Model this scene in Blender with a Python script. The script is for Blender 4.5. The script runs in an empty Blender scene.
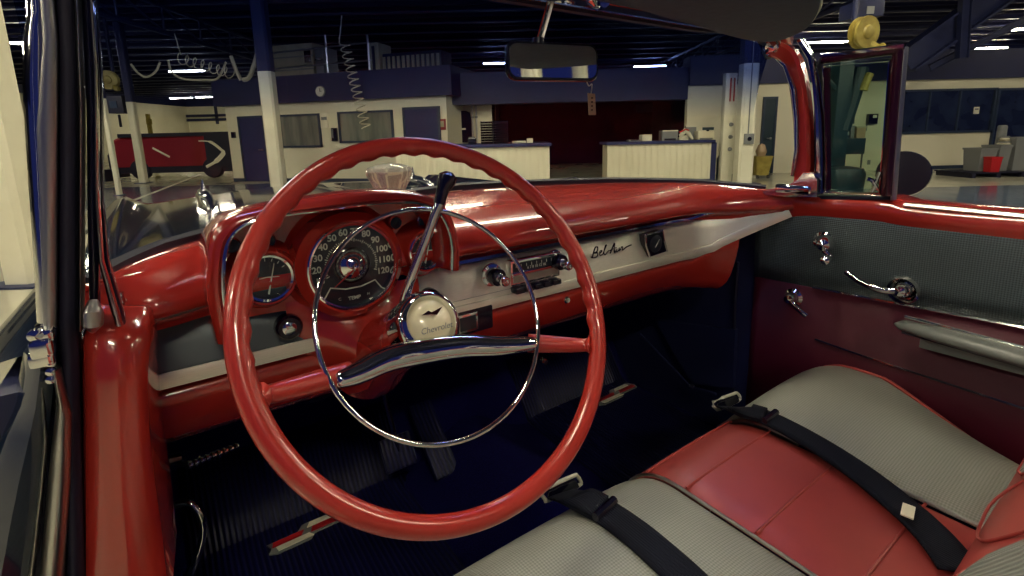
import bpy, bmesh, math, random
from math import sin, cos, pi, radians as R
from mathutils import Vector, Matrix
random.seed(7)
SC = bpy.context.scene
COL = SC.collection
# ------------------------------------------------------------------ camera geometry (1024x576)
FPX, CX, CY = 500.0, 512.0, 230.0
PITCH, ROLL, YAW = math.atan(96/500.0), R(-1.4), R(35)
EYE = Vector((0, 0, 1.3))
def basis(yaw):
    F = Vector((sin(yaw)*cos(PITCH), cos(yaw)*cos(PITCH), -sin(PITCH)))
    r = Vector((cos(yaw), -sin(yaw), 0)); u = r.cross(F)
    c, s = cos(ROLL), sin(ROLL)
    return c*r+s*u, -s*r+c*u, F
BC, BW = basis(YAW), basis(0)
def ray(px, py, b):
    return b[2] + (px-CX)/FPX*b[0] - (py-CY)/FPX*b[1]
def onp(px, py, b, X=None, Y=None, Z=None):
    d = ray(px, py, b)
    i, v = (0, X) if X is not None else (1, Y) if Y is not None else (2, Z)
    return EYE + d*((v-EYE[i])/d[i])
def P(px, py, **k): return onp(px, py, BC, **k)      # measured point of the car, car frame (x right, y forward)
def W(px, py, **k): return onp(px, py, BW, **k)      # measured point of the hall, hall frame
def onplane(px, py, b, o, n):
    d = ray(px, py, b); return EYE + d*((o-EYE).dot(n)/d.dot(n))
cam = bpy.data.cameras.new('camera'); co = bpy.data.objects.new('camera', cam); COL.objects.link(co)
cam.sensor_width = 36; cam.lens = FPX/1024*36; cam.shift_y = (CY-288)/1024; cam.clip_start = .02; cam.clip_end = 200
co.matrix_world = Matrix.Translation(EYE) @ Matrix((BW[0], BW[1], -BW[2])).transposed().to_4x4()
SC.camera = co
# ------------------------------------------------------------------ materials
MATS = {}
def mat(name, col, rough=.5, metal=0, coat=0, emit=None, es=0, spec=.5, bump=None, alpha=None):
    m = bpy.data.materials.new(name); m.use_nodes = True; nt = m.node_tree
    b = nt.nodes['Principled BSDF']
    b.inputs['Base Color'].default_value = (*col, 1); b.inputs['Roughness'].default_value = rough
    b.inputs['Metallic'].default_value = metal; b.inputs['Coat Weight'].default_value = coat
    b.inputs['Coat Roughness'].default_value = .04; b.inputs['Specular IOR Level'].default_value = spec
    if emit: b.inputs['Emission Color'].default_value = (*emit, 1); b.inputs['Emission Strength'].default_value = es
    MATS[name] = m
    return m
def N(m, t, **k):
    n = m.node_tree.nodes.new(t)
    for a, v in k.items(): setattr(n, a, v)
    return n
def L(m, a, b): m.node_tree.links.new(a, b)
def vary(name, c1, c2, scale=5, detail=4, rough=None, bump=0, axis=(1, 1, 1), lo=.35, hi=.65):
    """procedural colour wear from a noise field, plus an optional bump"""
    m = MATS[name]; b = m.node_tree.nodes['Principled BSDF']
    tc = N(m, 'ShaderNodeTexCoord'); mp = N(m, 'ShaderNodeMapping'); mp.inputs['Scale'].default_value = axis
    no = N(m, 'ShaderNodeTexNoise'); no.inputs['Scale'].default_value = scale; no.inputs['Detail'].default_value = detail
    rp = N(m, 'ShaderNodeValToRGB'); rp.color_ramp.elements[0].position = lo; rp.color_ramp.elements[1].position = hi
    rp.color_ramp.elements[0].color = (*c1, 1); rp.color_ramp.elements[1].color = (*c2, 1)
    L(m, tc.outputs['Object'], mp.inputs['Vector']); L(m, mp.outputs[0], no.inputs['Vector'])
    L(m, no.outputs['Fac'], rp.inputs['Fac']); L(m, rp.outputs['Color'], b.inputs['Base Color'])
    if rough:
        mr = N(m, 'ShaderNodeMapRange'); mr.inputs['To Min'].default_value, mr.inputs['To Max'].default_value = rough
        L(m, no.outputs['Fac'], mr.inputs['Value']); L(m, mr.outputs[0], b.inputs['Roughness'])
    if bump:
        bp = N(m, 'ShaderNodeBump'); bp.inputs['Strength'].default_value = bump; bp.inputs['Distance'].default_value = .002
        L(m, no.outputs['Fac'], bp.inputs['Height']); L(m, bp.outputs[0], b.inputs['Normal'])
    return m
def waffle(name, sx, sy, sz, strength=.5, dist=.001, cells=None, dark=.55):
    """woven / ribbed vinyl: product of sine bands drives colour and bump"""
    m = MATS[name]; b = m.node_tree.nodes['Principled BSDF']; col = b.inputs['Base Color'].default_value[:3]
    tc = N(m, 'ShaderNodeTexCoord'); sp = N(m, 'ShaderNodeSeparateXYZ'); L(m, tc.outputs['Object'], sp.inputs[0])
    acc = None
    for k, s in enumerate((sx, sy, sz)):
        if not s: continue
        mu = N(m, 'ShaderNodeMath', operation='MULTIPLY'); mu.inputs[1].default_value = s*2*pi; L(m, sp.outputs[k], mu.inputs[0])
        si = N(m, 'ShaderNodeMath', operation='SINE'); L(m, mu.outputs[0], si.inputs[0])
        if acc is None: acc = si
        else:
            a = N(m, 'ShaderNodeMath', operation='ADD'); L(m, acc.outputs[0], a.inputs[0]); L(m, si.outputs[0], a.inputs[1]); acc = a
    mr = N(m, 'ShaderNodeMapRange'); mr.inputs['From Min'].default_value = -1; mr.inputs['From Max'].default_value = 1
    L(m, acc.outputs[0], mr.inputs['Value'])
    mx = N(m, 'ShaderNodeMix', data_type='RGBA'); mx.inputs['A'].default_value = (*[c*dark for c in col], 1); mx.inputs['B'].default_value = (*col, 1)
    L(m, mr.outputs[0], mx.inputs['Factor']); L(m, mx.outputs['Result'], b.inputs['Base Color'])
    bp = N(m, 'ShaderNodeBump'); bp.inputs['Strength'].default_value = strength; bp.inputs['Distance'].default_value = dist
    L(m, mr.outputs[0], bp.inputs['Height']); L(m, bp.outputs[0], b.inputs['Normal'])
    return m
def glassy(name, tint=(1, 1, 1), refl=.9, band=None):
    m = bpy.data.materials.new(name); m.use_nodes = True; nt = m.node_tree; nt.nodes.clear(); MATS[name] = m
    out = N(m, 'ShaderNodeOutputMaterial'); tr = N(m, 'ShaderNodeBsdfTransparent'); gl = N(m, 'ShaderNodeBsdfGlossy')
    gl.inputs['Roughness'].default_value = .01; tr.inputs['Color'].default_value = (*tint, 1)
    fr = N(m, 'ShaderNodeFresnel'); fr.inputs['IOR'].default_value = 1.45
    mu = N(m, 'ShaderNodeMath', operation='MULTIPLY'); mu.inputs[1].default_value = refl; L(m, fr.outputs[0], mu.inputs[0])
    mx = N(m, 'ShaderNodeMixShader'); L(m, mu.outputs[0], mx.inputs[0]); L(m, tr.outputs[0], mx.inputs[1]); L(m, gl.outputs[0], mx.inputs[2])
    L(m, mx.outputs[0], out.inputs['Surface'])
    if band:
        z0, z1, c = band
        tc = N(m, 'ShaderNodeTexCoord'); sp = N(m, 'ShaderNodeSeparateXYZ'); L(m, tc.outputs['Object'], sp.inputs[0])
        mr = N(m, 'ShaderNodeMapRange'); mr.inputs['From Min'].default_value = z0; mr.inputs['From Max'].default_value = z1
        mc = N(m, 'ShaderNodeMix', data_type='RGBA'); mc.inputs['A'].default_value = (*tint, 1); mc.inputs['B'].default_value = (*c, 1)
        L(m, sp.outputs[2], mr.inputs['Value']); L(m, mr.outputs[0], mc.inputs['Factor']); L(m, mc.outputs['Result'], tr.inputs['Color'])
    return m
red = mat('red_paint', (.36, .018, .016), .22, coat=1)
vary('red_paint', (.38, .024, .017), (.44, .030, .019), 3, 2)
redwheel = mat('red_wheel_plastic', (.37, .024, .016), .28, coat=.6)
redvin = mat('red_vinyl', (.50, .055, .055), .42); vary('red_vinyl', (.32, .042, .040), (.38, .052, .045), 9, 5, bump=.25)
darkred = mat('maroon_enamel', (.020, .001, .005), .2, coat=.6)
navy = mat('navy_paint', (.006, .014, .035), .12, coat=1)
black = mat('black_plastic', (.003, .003, .014), .2, coat=.3)
rubber = mat('black_rubber', (.003, .003, .020), .6)
chrome = mat('chrome', (.78, .78, .76), .07, metal=1)
satin = mat('satin_steel', (.50, .50, .48), .3, metal=1)
brushed = mat('brushed_aluminium', (.72, .71, .63), .4, metal=.65)
vary('brushed_aluminium', (.80, .78, .66), (.90, .88, .76), 60, 3, rough=(.34, .48), axis=(1, 30, 30))
grey = mat('grey_vinyl', (.33, .34, .30), .38); waffle('grey_vinyl', 250, 250, 0, .6, .0008, dark=.68)
grib = mat('grey_ribbed_vinyl', (.30, .32, .30), .4); waffle('grey_ribbed_vinyl', 95, 0, 0, .8, .002)
char = mat('charcoal_vinyl', (.075, .105, .12), .38); waffle('charcoal_vinyl', 0, 230, 230, .8, .0012, dark=.4)
armg = mat('grey_armrest_vinyl', (.16, .175, .165), .35); vary('grey_armrest_vinyl', (.15, .165, .155), (.18, .19, .18), 30, 3, bump=.2)
carpet = mat('navy_carpet', (.003, .003, .02), .95, spec=.1); vary('navy_carpet', (.003, .003, .045), (.006, .005, .072), 300, 2, bump=.6)
kick = mat('kick_panel_vinyl', (.008, .012, .06), .55)
matr = mat('ribbed_mat_rubber', (.005, .006, .07), .45); waffle('ribbed_mat_rubber', 90, 0, 0, 1, .003, dark=.3)
belt = mat('belt_webbing', (.002, .004, .014), .7, spec=.2); waffle('belt_webbing', 260, 0, 0, .6, .0008)
dial = mat('gauge_face', (.006, .012, .022), .35, coat=.5)
ink = mat('gauge_print', (.60, .66, .56), .5)
cream = mat('cream_plastic', (.80, .74, .52), .25, coat=.6)
paper = mat('paper', (.78, .74, .58), .7)
creamwall = mat('cream_wall', (.76, .72, .54), .6); vary('cream_wall', (.72, .68, .50), (.80, .76, .58), .8, 5)
bluewall = mat('navy_wall', (.016, .018, .10), .5); vary('navy_wall', (.005, .008, .058), (.007, .011, .075), 1.2, 4)
bluedoor = mat('navy_door', (.018, .022, .12), .55); vary('navy_door', (.009, .014, .085), (.012, .018, .10), 2, 3)
darkroom = mat('dark_maroon_wall', (.012, .003, .028), .8, spec=.1); vary('dark_maroon_wall', (.009, .002, .024), (.013, .003, .034), 1.5, 3)
ceil = mat('ceiling_deck', (.004, .006, .026), .7); vary('ceiling_deck', (.003, .004, .045), (.005, .008, .07), .7, 4)
steel = mat('navy_steel', (.020, .026, .075), .45); vary('navy_steel', (.008, .012, .05), (.014, .020, .075), 2, 3)
postm = mat('cream_post', (.80, .77, .60), .4); vary('cream_post', (.76, .73, .56), (.84, .81, .64), 2, 4)
winframe = mat('dark_blue_frame', (.02, .035, .07), .4)
pane = mat('office_window_pane', (.17, .18, .15), .12, coat=.5); vary('office_window_pane', (.13, .145, .12), (.24, .24, .19), 1.6, 3, axis=(3, 3, .4))
paned = mat('dark_window_pane', (.012, .02, .045), .15, coat=.4); vary('dark_window_pane', (.008, .012, .03), (.02, .03, .06), 2, 2)
yellow = mat('yellow_enamel', (.45, .36, .06), .45); vary('yellow_enamel', (.26, .20, .04), (.38, .31, .07), 6, 3)
greyp = mat('grey_plastic', (.20, .21, .21), .5)
beige = mat('beige_steel', (.42, .38, .24), .5); vary('beige_steel', (.34, .31, .2), (.48, .44, .29), 2, 4)
redob = mat('red_plastic', (.45, .01, .015), .4)
truckred = mat('vehicle_red', (.25, .012, .014), .3, coat=.5)
teal = mat('dark_teal_paint', (.01, .03, .045), .4)
wood = mat('tag_card', (.42, .30, .18), .6)
mirrorm = mat('mirror_silver', (.72, .75, .78), .02, metal=1)
visorm = mat('visor_cloth', (.04, .052, .07), .75); vary('visor_cloth', (.018, .036, .072), (.022, .042, .082), 60, 3, bump=.3)
blackcl = mat('black_cloth', (.003, .003, .016), .9, spec=.1)
cable = mat('cream_cable', (.50, .46, .32), .5)
tube_m = mat('fluorescent_tube', (1, 1, 1), .5, emit=(1, .90, .66), es=100)
glassy('windshield_glass', (.975, .985, .98), .018, band=(1.33, 1.44, (.30, .38, .70)))
glassy('vent_glass', (.72, .84, .76), .6)
glassy('gauge_glass', (.95, .97, .95), .9)
g = mat('clear_glass', (.95, .93, .82), .12); g.node_tree.nodes['Principled BSDF'].inputs['Transmission Weight'].default_value = .75
g.node_tree.nodes['Principled BSDF'].inputs['IOR'].default_value = 1.12
# floor: pale epoxy with blue painted lanes
fl = mat('epoxy_floor', (.6, .58, .45), .14, spec=.5)
def floor_nodes():
    m = fl; b = m.node_tree.nodes['Principled BSDF']
    tc = N(m, 'ShaderNodeTexCoord'); sp = N(m, 'ShaderNodeSeparateXYZ'); L(m, tc.outputs['Object'], sp.inputs[0])
    def ramp(src, a, bb):
        mr = N(m, 'ShaderNodeMapRange'); mr.inputs['From Min'].default_value = a; mr.inputs['From Max'].default_value = bb; L(m, src, mr.inputs['Value']); return mr.outputs[0]
    def mul(x, y, op='MULTIPLY'):
        q = N(m, 'ShaderNodeMath', operation=op); L(m, x, q.inputs[0]); L(m, y, q.inputs[1]); return q.outputs[0]
    X, Y = sp.outputs[0], sp.outputs[1]
    r1 = mul(mul(ramp(X, 1.0, 1.1), ramp(Y, 6.2, 6.3)), ramp(Y, 10.4, 10.3))      # lane on the right
    r2 = mul(mul(ramp(X, .6, .5), ramp(Y, 9.9, 10.0)), ramp(Y, 15.2, 15.1))       # lane on the left
    s = mul(r1, r2, 'MAXIMUM')
    no = N(m, 'ShaderNodeTexNoise'); no.inputs['Scale'].default_value = 1.3; no.inputs['Detail'].default_value = 6
    L(m, tc.outputs['Object'], no.inputs['Vector'])
    a = N(m, 'ShaderNodeMix', data_type='RGBA'); a.inputs['A'].default_value = (.50, .48, .37, 1); a.inputs['B'].default_value = (.64, .61, .47, 1); L(m, no.outputs['Fac'], a.inputs['Factor'])
    c = N(m, 'ShaderNodeMix', data_type='RGBA'); L(m, a.outputs['Result'], c.inputs['A']); c.inputs['B'].default_value = (.085, .12, .19, 1); L(m, s, c.inputs['Factor'])
    L(m, c.outputs['Result'], b.inputs['Base Color'])
    mr = N(m, 'ShaderNodeMapRange'); mr.inputs['To Min'].default_value = .08; mr.inputs['To Max'].default_value = .22; L(m, no.outputs['Fac'], mr.inputs['Value']); L(m, mr.outputs[0], b.inputs['Roughness'])
floor_nodes()
# ------------------------------------------------------------------ mesh builder
def V(*a): return Vector(a)
class MB:
    def __init__(s): s.v = []; s.f = []; s.m = []; s.mats = []
    def mi(s, m):
        if m not in s.mats: s.mats.append(m)
        return s.mats.index(m)
    def add(s, vs, fs, m):
        o = len(s.v); k = s.mi(m); s.v += [Vector(v) for v in vs]
        for f in fs: s.f.append([i+o for i in f]); s.m.append(k)
        return s
    def box(s, c, sz, m, rot=None, bev=0):
        bm = bmesh.new(); bmesh.ops.create_cube(bm, size=1)
        for v in bm.verts: v.co = Vector((v.co.x*sz[0], v.co.y*sz[1], v.co.z*sz[2]))
        if bev: bmesh.ops.bevel(bm, geom=bm.edges[:], offset=bev, segments=2, affect='EDGES', profile=.6)
        M = Matrix.Translation(Vector(c)) @ (rot.to_4x4() if rot else Matrix())
        bm.verts.index_update(); s.add([M @ v.co for v in bm.verts], [[v.index for v in f.verts] for f in bm.faces], m); bm.free(); return s
    def span(s, a, b, m, bev=0):
        return s.box([(a[i]+b[i])/2 for i in range(3)], [abs(b[i]-a[i]) for i in range(3)], m, None, bev)
    def rings(s, rings, m, closed=False, cap=True, ring_closed=True):
        n = len(rings[0]); vs = [p for r in rings for p in r]; fs = []
        K = len(rings)
        for i in range(K if closed else K-1):
            j = (i+1) % K
            for a in range(n if ring_closed else n-1):
                b = (a+1) % n
                fs.append([i*n+a, i*n+b, j*n+b, j*n+a])
        if cap and not closed and ring_closed:
            fs.append(list(range(n))[::-1]); fs.append([(K-1)*n+i for i in range(n)])
        return s.add(vs, fs, m)
    def tube(s, path, r, m, seg=10, closed=False, flat=1, up=None, cap=True):
        path = [Vector(p) for p in path]; K = len(path); rr = r if isinstance(r, (list, tuple)) else [r]*K
        rings = []; prev = None
        for i, p in enumerate(path):
            a = path[(i-1) % K] if (closed or i > 0) else p; b = path[(i+1) % K] if (closed or i < K-1) else p
            t = (b-a).normalized()
            u0 = Vector(up) if up else (prev if prev else (V(0, 0, 1) if abs(t.z) < .9 else V(1, 0, 0)))
            u = (u0 - t*u0.dot(t)).normalized(); prev = u; w = t.cross(u)
            rings.append([p + rr[i]*(cos(2*pi*k/seg)*w + flat*sin(2*pi*k/seg)*u) for k in range(seg)])
        return s.rings(rings, m, closed, cap)
    def sweep(s, path, prof, m, up=(0, 0, 1), closed=False, cap=True, scale=None):
        """prof: list of (side, up) offsets"""
        path = [Vector(p) for p in path]; K = len(path); rings = []
        for i, p in enumerate(path):
            a = path[(i-1) % K] if (closed or i > 0) else p; b = path[(i+1) % K] if (closed or i < K-1) else p
            t = (b-a).normalized(); u = Vector(up); u = (u-t*u.dot(t)).normalized(); w = t.cross(u)
            k = scale[i] if scale else 1
            rings.append([p + w*q[0]*k + u*q[1]*k for q in prof])
        return s.rings(rings, m, closed, cap)
    def lathe(s, prof, c, axis, m, seg=28, cap=False):
        """prof: (radius, height along axis)"""
        ax = Vector(axis).normalized(); u = ax.orthogonal().normalized(); w = ax.cross(u); c = Vector(c)
        rings = [[c + ax*h + r*(cos(2*pi*k/seg)*u + sin(2*pi*k/seg)*w) for k in range(seg)] for r, h in prof]
        return s.rings(rings, m, False, cap)
    def prism(s, poly, d, m):
        """closed polygon of points extruded by vector d"""
        poly = [Vector(p) for p in poly]; d = Vector(d)
        return s.rings([poly, [p+d for p in poly]], m)
    def grid(s, rows, m): return s.rings(rows, m, False, False, False)
    def text(s, txt, size, M, m, ext=.0004, shear=0, bold=0):
        cu = bpy.data.curves.new('t', 'FONT'); cu.body = txt; cu.size = size; cu.align_x = 'CENTER'; cu.align_y = 'CENTER'; cu.extrude = ext; cu.shear = shear; cu.offset = bold
        ob = bpy.data.objects.new('t', cu); COL.objects.link(ob)
        dg = bpy.context.evaluated_depsgraph_get(); me = bpy.data.meshes.new_from_object(ob.evaluated_get(dg))
        s.add([M @ v.co for v in me.vertices], [list(p.vertices) for p in me.polygons], m)
        bpy.data.objects.remove(ob); bpy.data.meshes.remove(me); bpy.data.curves.remove(cu); return s
    def build(s, name, parent=None, loc=None, org=None, ang=35, solid=0, bevel=0, sub=0, rotz=None):
        me = bpy.data.meshes.new(name); o = Vector(org) if org is not None else V(0, 0, 0)
        me.from_pydata([v-o for v in s.v], [], s.f)
        for m in s.mats: me.materials.append(m)
        me.polygons.foreach_set('material_index', s.m); me.validate(); me.update()
        bm = bmesh.new(); bm.from_mesh(me); bmesh.ops.recalc_face_normals(bm, faces=bm.faces); bm.to_mesh(me); bm.free()
        me.polygons.foreach_set('use_smooth', [True]*len(me.polygons)); me.set_sharp_from_angle(angle=R(ang))
        ob = bpy.data.objects.new(name, me); COL.objects.link(ob)
        if parent is not None: ob.parent = parent
        if loc is not None: ob.location = loc
        if rotz is not None: ob.rotation_euler.z = rotz
        if bevel:
            b = ob.modifiers.new('bevel', 'BEVEL'); b.width = bevel; b.segments = 2; b.limit_method = 'ANGLE'; b.angle_limit = R(40)
        if solid:
            q = ob.modifiers.new('solid', 'SOLIDIFY'); q.thickness = solid; q.offset = 0
        if sub:
            q = ob.modifiers.new('sub', 'SUBSURF'); q.levels = sub; q.render_levels = sub
        return ob
def tag(o, label, cat, group=None):
    o['label'] = label; o['category'] = cat
    if group: o['group'] = group
    return o
def struct(o): o['kind'] = 'structure'; return o
def empty(name, loc, rz=0):
    o = bpy.data.objects.new(name, None); COL.objects.link(o); o.location = loc; o.rotation_euler.z = rz; o.empty_display_size = .1; return o
RZ = Matrix.Rotation(YAW, 3, 'Z')
def carw(p): return RZ @ Vector(p)
ORG = V(.6, .3, 0)
CAR = empty('convertible_car', carw(ORG), YAW)
tag(CAR, 'red and grey interior of a dark vintage convertible parked in the workshop hall', 'car')
def part(mb, name, parent=None, **k):
    if parent is None: return mb.build(name, CAR, loc=-ORG, **k)
    return mb.build(name, parent, **k)
def carthing(mb, name, org, label, cat, group=None, **k):
    o = mb.build(name, None, loc=carw(org), org=org, rotz=YAW, **k); return tag(o, label, cat, group)
def lerp(a, b, t): return a+(b-a)*t
def interp(tab, x):
    if x <= tab[0][0]: return tab[0][1]
    for (a, va), (b, vb) in zip(tab, tab[1:]):
        if x <= b: return lerp(va, vb, (x-a)/(b-a))
    return tab[-1][1]
def smooth(pts, n=6, closed=False):
    pts = [Vector(p) for p in pts]; K = len(pts); out = []
    for i in range(K if closed else K-1):
        p1, p2 = pts[i], pts[(i+1) % K]
        p0 = pts[(i-1) % K] if (closed or i > 0) else p1; p3 = pts[(i+2) % K] if (closed or i < K-2) else p2
        for j in range(n):
            t = j/n; out.append(.5*((2*p1)+(p2-p0)*t+(2*p0-5*p1+4*p2-p3)*t*t+(3*p1-p0-3*p2+p3)*t**3))
    if not closed: out.append(pts[-1])
    return out
# ================================================================== THE CAR
# ---- dashboard -----------------------------------------------------
def dx(x): return abs(x-.6)
def yb(x): return interp([(0, 1.07), (.15, 1.06), (.3, 1.01), (.42, .965), (.52, .915), (.62, .83), (.66, .77), (.70, .68)], dx(x))
def zb(x): return interp([(0, 1.174), (.4, 1.166), (.62, 1.155), (.7, 1.142)], dx(x))
def yl(x):
    if x < .6: return interp([(-.1, .70), (-.03, .70), (.02, .735), (.08, .755)], x)
    return interp([(0, .755), (.46, .755), (.54, .745), (.59, .715), (.63, .67), (.67, .615), (.70, .575)], dx(x))
def yl2(x): return yl(x) if x > .6 else .757
def zl(x): return interp([(0, 1.097), (.6, 1.097), (.7, 1.108)], dx(x))
xs = [-.085+1.385*i/56 for i in range(57)]
mb = MB(); rows = []
for x in xs:
    b, l, z1, z0 = yb(x), yl(x), zb(x), zl(x); w = b-l
    rows.append([V(x, b+.01, z1-.03), V(x, b, z1), V(x, b-.3*w, z1+.002), V(x, b-.6*w, z1-.010), V(x, l+.05 if w > .12 else l+.4*w, z0+.047), V(x, l+.022, z0+.034), V(x, l+.006, z0+.018),
                 V(x, l, z0+.002), V(x, l+.006, z0-.010), V(x, l+.028, z0-.014), V(x, l+.034, z0-.03)])
mb.grid(rows, red)
# lower painted panel under the bright strip
rows = []
for x in [-.08+1.30*i/40 for i in range(41)]:
    l = yl2(x)+.028; zt = interp([(-1, .972), (1.12, .972), (1.2, 1.01), (1.24, 1.05)], x)
    rows.append([V(x, l+.01, zt), V(x, l-.004, zt-.006), V(x, l-.005, zt-.022), V(x, l+.012, .91), V(x, l+.036, .876), V(x, l+.062, .860), V(x, l+.09, .868)])
mb.grid(rows, red)
DASH = part(mb, 'dashboard', sub=1, ang=180)
# bright strip to the right
def strip(x0, x1, n, name, zbot, ztop, m1=None, m2=None):
    mb = MB(); rows = []; lip = []
    for i in range(n+1):
        x = lerp(x0, x1, i/n); l = yl2(x)+.030; a, b = zbot(x), ztop(x); h = b-a
        rows.append([V(x, l+.020, b), V(x, l+.014, b-.1*h), V(x, l+.002, b-.5*h), V(x, l-.006, a+.15*h), V(x, l-.010, a)])
        lip.append(V(x, l-.011, a-.002))
    mb.grid(rows, m1 or brushed)
    o = part(mb, name, DASH, solid=.004)
    q = MB(); q.sweep(lip, [(-.006, .010), (.004, .012), (.007, .004), (.005, -.009), (-.006, -.010)], brushed)
    o2 = part(q, 'lower_bright_lip', DASH)
    return o
zbR = lambda x: interp([(0, .982), (1.12, .982), (1.17, .995), (1.22, 1.032), (1.29, 1.094)], x)
ztR = lambda x: interp([(0, 1.064), (1.1, 1.068), (1.29, 1.104)], x)
strip(.335, 1.285, 48, 'aluminium_trim_strip', zbR, ztR)
strip(-.075, .20, 14, 'aluminium_trim_strip', lambda x: .989, lambda x: 1.064, m1=mat('dark_engine_turned_metal', (.10, .12, .13), .42, metal=.6))
mb = MB(); mb.sweep([V(x, yl(x)+.022, ztR(x)+.008) for x in [.39+.88*i/40 for i in range(41)]], [(-.008, .004), (.006, .004), (.008, -.002), (-.006, -.005)], chrome)
part(mb, 'upper_chrome_bead', DASH)
# engraved rule on the strip
mb = MB(); mb.tube([V(x, yl(x)+.0265, zbR(x)+.018) for x in [.39+.84*i/40 for i in range(41)]], .0012, black, 6)
part(mb, 'strip_groove', DASH)
# ---- instrument hood -----------------------------------------------
arch = [(.034, 1.045), (.030, 1.10), (.034, 1.146), (.045, 1.185), (.068, 1.207), (.11, 1.216), (.16, 1.220), (.22, 1.223), (.28, 1.221), (.33, 1.212), (.365, 1.192), (.383, 1.160), (.390, 1.12), (.388, 1.082)]
ar = [(p.x, p.z) for p in smooth([V(a, 0, b) for a, b in arch], 5)]
cxa, cza = .215, 1.09
def aring(y, k, dz=0, kz=None):
    out = []
    for i, (a, b) in enumerate(ar):
        d = V(a-cxa, 0, b-cza); n = d.normalized()
        out.append(V(a+n.x*k, y, b+n.z*(k if kz is None else kz)+dz*max(0, (b-1.06)/.16)))
    return out
mb = MB()
mb.grid([aring(.785, -.028), aring(.73, -.023), aring(.708, -.018), aring(.700, -.012), aring(.702, -.005), aring(.712, 0), aring(.74, .002), aring(.80, .003, -.008), aring(.87, .003, -.024), aring(.96, .003, -.052), aring(1.02, .003, -.075)], red)
HOOD = part(mb, 'instrument_hood', DASH, ang=60)
fc = aring(.782, -.024)
mb = MB(); n = len(fc); mb.add(fc+[V(.215, .782, 1.045)], [[i, i+1, n] for i in range(n-1)], red)
# red apron that flows under the big dial to the column
rows = []
for i in range(25):
    t = i/24; x = lerp(.13, .345, t); b = sin(pi*t)**2
    rows.append([V(x, .782, 1.06), V(x, .778, 1.045), V(x, .782-.05*b, 1.005-.0*b), V(lerp(x, .245, .35*b), .785-.085*b, .985-.02*b), V(lerp(x, .245, .5*b), .80-.06*b, .955-.03*b)])
mb.grid(rows, red)
part(mb, 'instrument_panel', DASH, ang=60)
mb = MB(); mb.tube([p for p in aring(.703, -.0175)], .0028, chrome, 8)
part(mb, 'chrome_hood_trim', DASH)
def gauge(cx, cz, r, name, big=False, y=.782):
    c = V(cx, y, cz); ax = V(0, -1, 0); mb = MB(); k = .052 if big else .034; f = .020 if big else .012
    mb.lathe([(r+f+.012, -.004), (r+f, .008), (r+f-.003, k-.012), (r+.006, k), (r+.002, k-.001)], c, ax, red, 48)
    mb.lathe([(r+.003, k+.0005), (r+.001, k+.002), (r-.002, k+.001), (r-.002, k-.012)], c, ax, chrome, 48)
    mb.lathe([(r, k-.012), (.0001, k-.012)], c, ax, dial, 48)
    Y = y-(k-.012)-.0006
    def T(x, z, s, txt, sh=0, b=0, a=0, m=ink):
        M = Matrix.Translation(V(cx+x, Y, cz+z)) @ Matrix.Rotation(a, 4, 'Y') @ Matrix.Rotation(pi/2, 4, 'X')
        mb.text(txt, s, M, m, .0002, sh, b)
    if big:
        for i in range(12):
            a = R(200-20*i); T(cos(a)*r*.80, sin(a)*r*.80, .0135, str(10*(i+1)), 0, .0003, pi/2-a if False else -(a-pi/2)*.0)
        for i in range(45):
            a = R(200-5*i)
            mb.box(V(cx+cos(a)*r*.60, Y, cz+sin(a)*r*.60), (.0011, .0006, .005 if i % 4 == 0 else .0025), ink, Matrix.Rotation(pi/2-a, 3, 'Y'))
        # lower window outline
        pts = [V(cx-.046, Y, cz-.048), V(cx-.034, Y, cz-.030), V(cx-.012, Y, cz-.036), V(cx+.012, Y, cz-.036), V(cx+.034, Y, cz-.030), V(cx+.046, Y, cz-.048)]
        mb.tube(pts, .0011, ink, 6)
        T(0, -.052, .008, 'TEMP', 0, .0001); T(-.022, -.050, .006, 'C'); T(.022, -.050, .006, 'H')
        mb.lathe([(r*.40, 0), (r*.38, .006), (r*.30, .012), (r*.06, .022), (.0001, .022)], V(cx, Y+.001, cz), ax, chrome, 36)
        mb.lathe([(r*.41, 0), (r*.43, .003), (r*.40, .004)], V(cx, Y+.001, cz), ax, darkred, 36)
        mb.box(V(cx, Y-.010, cz-.012), (.028, .003, .009), black, None, .001)
        for q in range(5): T(-.010+.005*q, -.012, .007, str([3, 1, 4, 0, 7][q])) if False else None
        mb.tube([V(cx, Y-.021, cz), V(cx-.030, Y-.008, cz-.028)], [.0014, .0006], redob, 6)
        mb.lathe([(.006, 0), (.004, .004), (.0001, .005)], V(cx, Y-.020, cz), ax, chrome, 16)
    else:
        mb.tube([V(cx-r*.85, Y, cz-.004), V(cx, Y, cz-.001), V(cx+r*.85, Y, cz-.004)], .0007, ink, 6)
        mb.tube([V(cx, Y-.001, cz-r*.8), V(cx+r*.35, Y-.001, cz+r*.55)], [.0014, .0005], ink, 6)
        T(0, -r*.45, .0075, 'AMP' if cx > .2 else 'FUEL')
        for q in range(7):
            a = R(150-20*q); mb.box(V(cx+cos(a)*r*.82, Y, cz+sin(a)*r*.82-.002), (.0009, .0006, .004), ink, Matrix.Rotation(pi/2-a, 3, 'Y'))
    o = part(mb, name, DASH)
    gm = MB(); gm.lathe([(r-.001, k-.004), (r*.6, k-.001), (.0001, k)], c, ax, MATS['gauge_glass'], 40)
    part(gm, 'gauge_lens', DASH)
    return o
_g = P(352, 265, Y=.74); gauge(_g.x, _g.z, .064, 'speedometer', True)
_g = P(267, 277, Y=.757); gauge(_g.x, _g.z, .032, 'fuel_gauge')
_g = P(425, 250, Y=.757); gauge(_g.x, _g.z, .029, 'ammeter_gauge')
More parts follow.
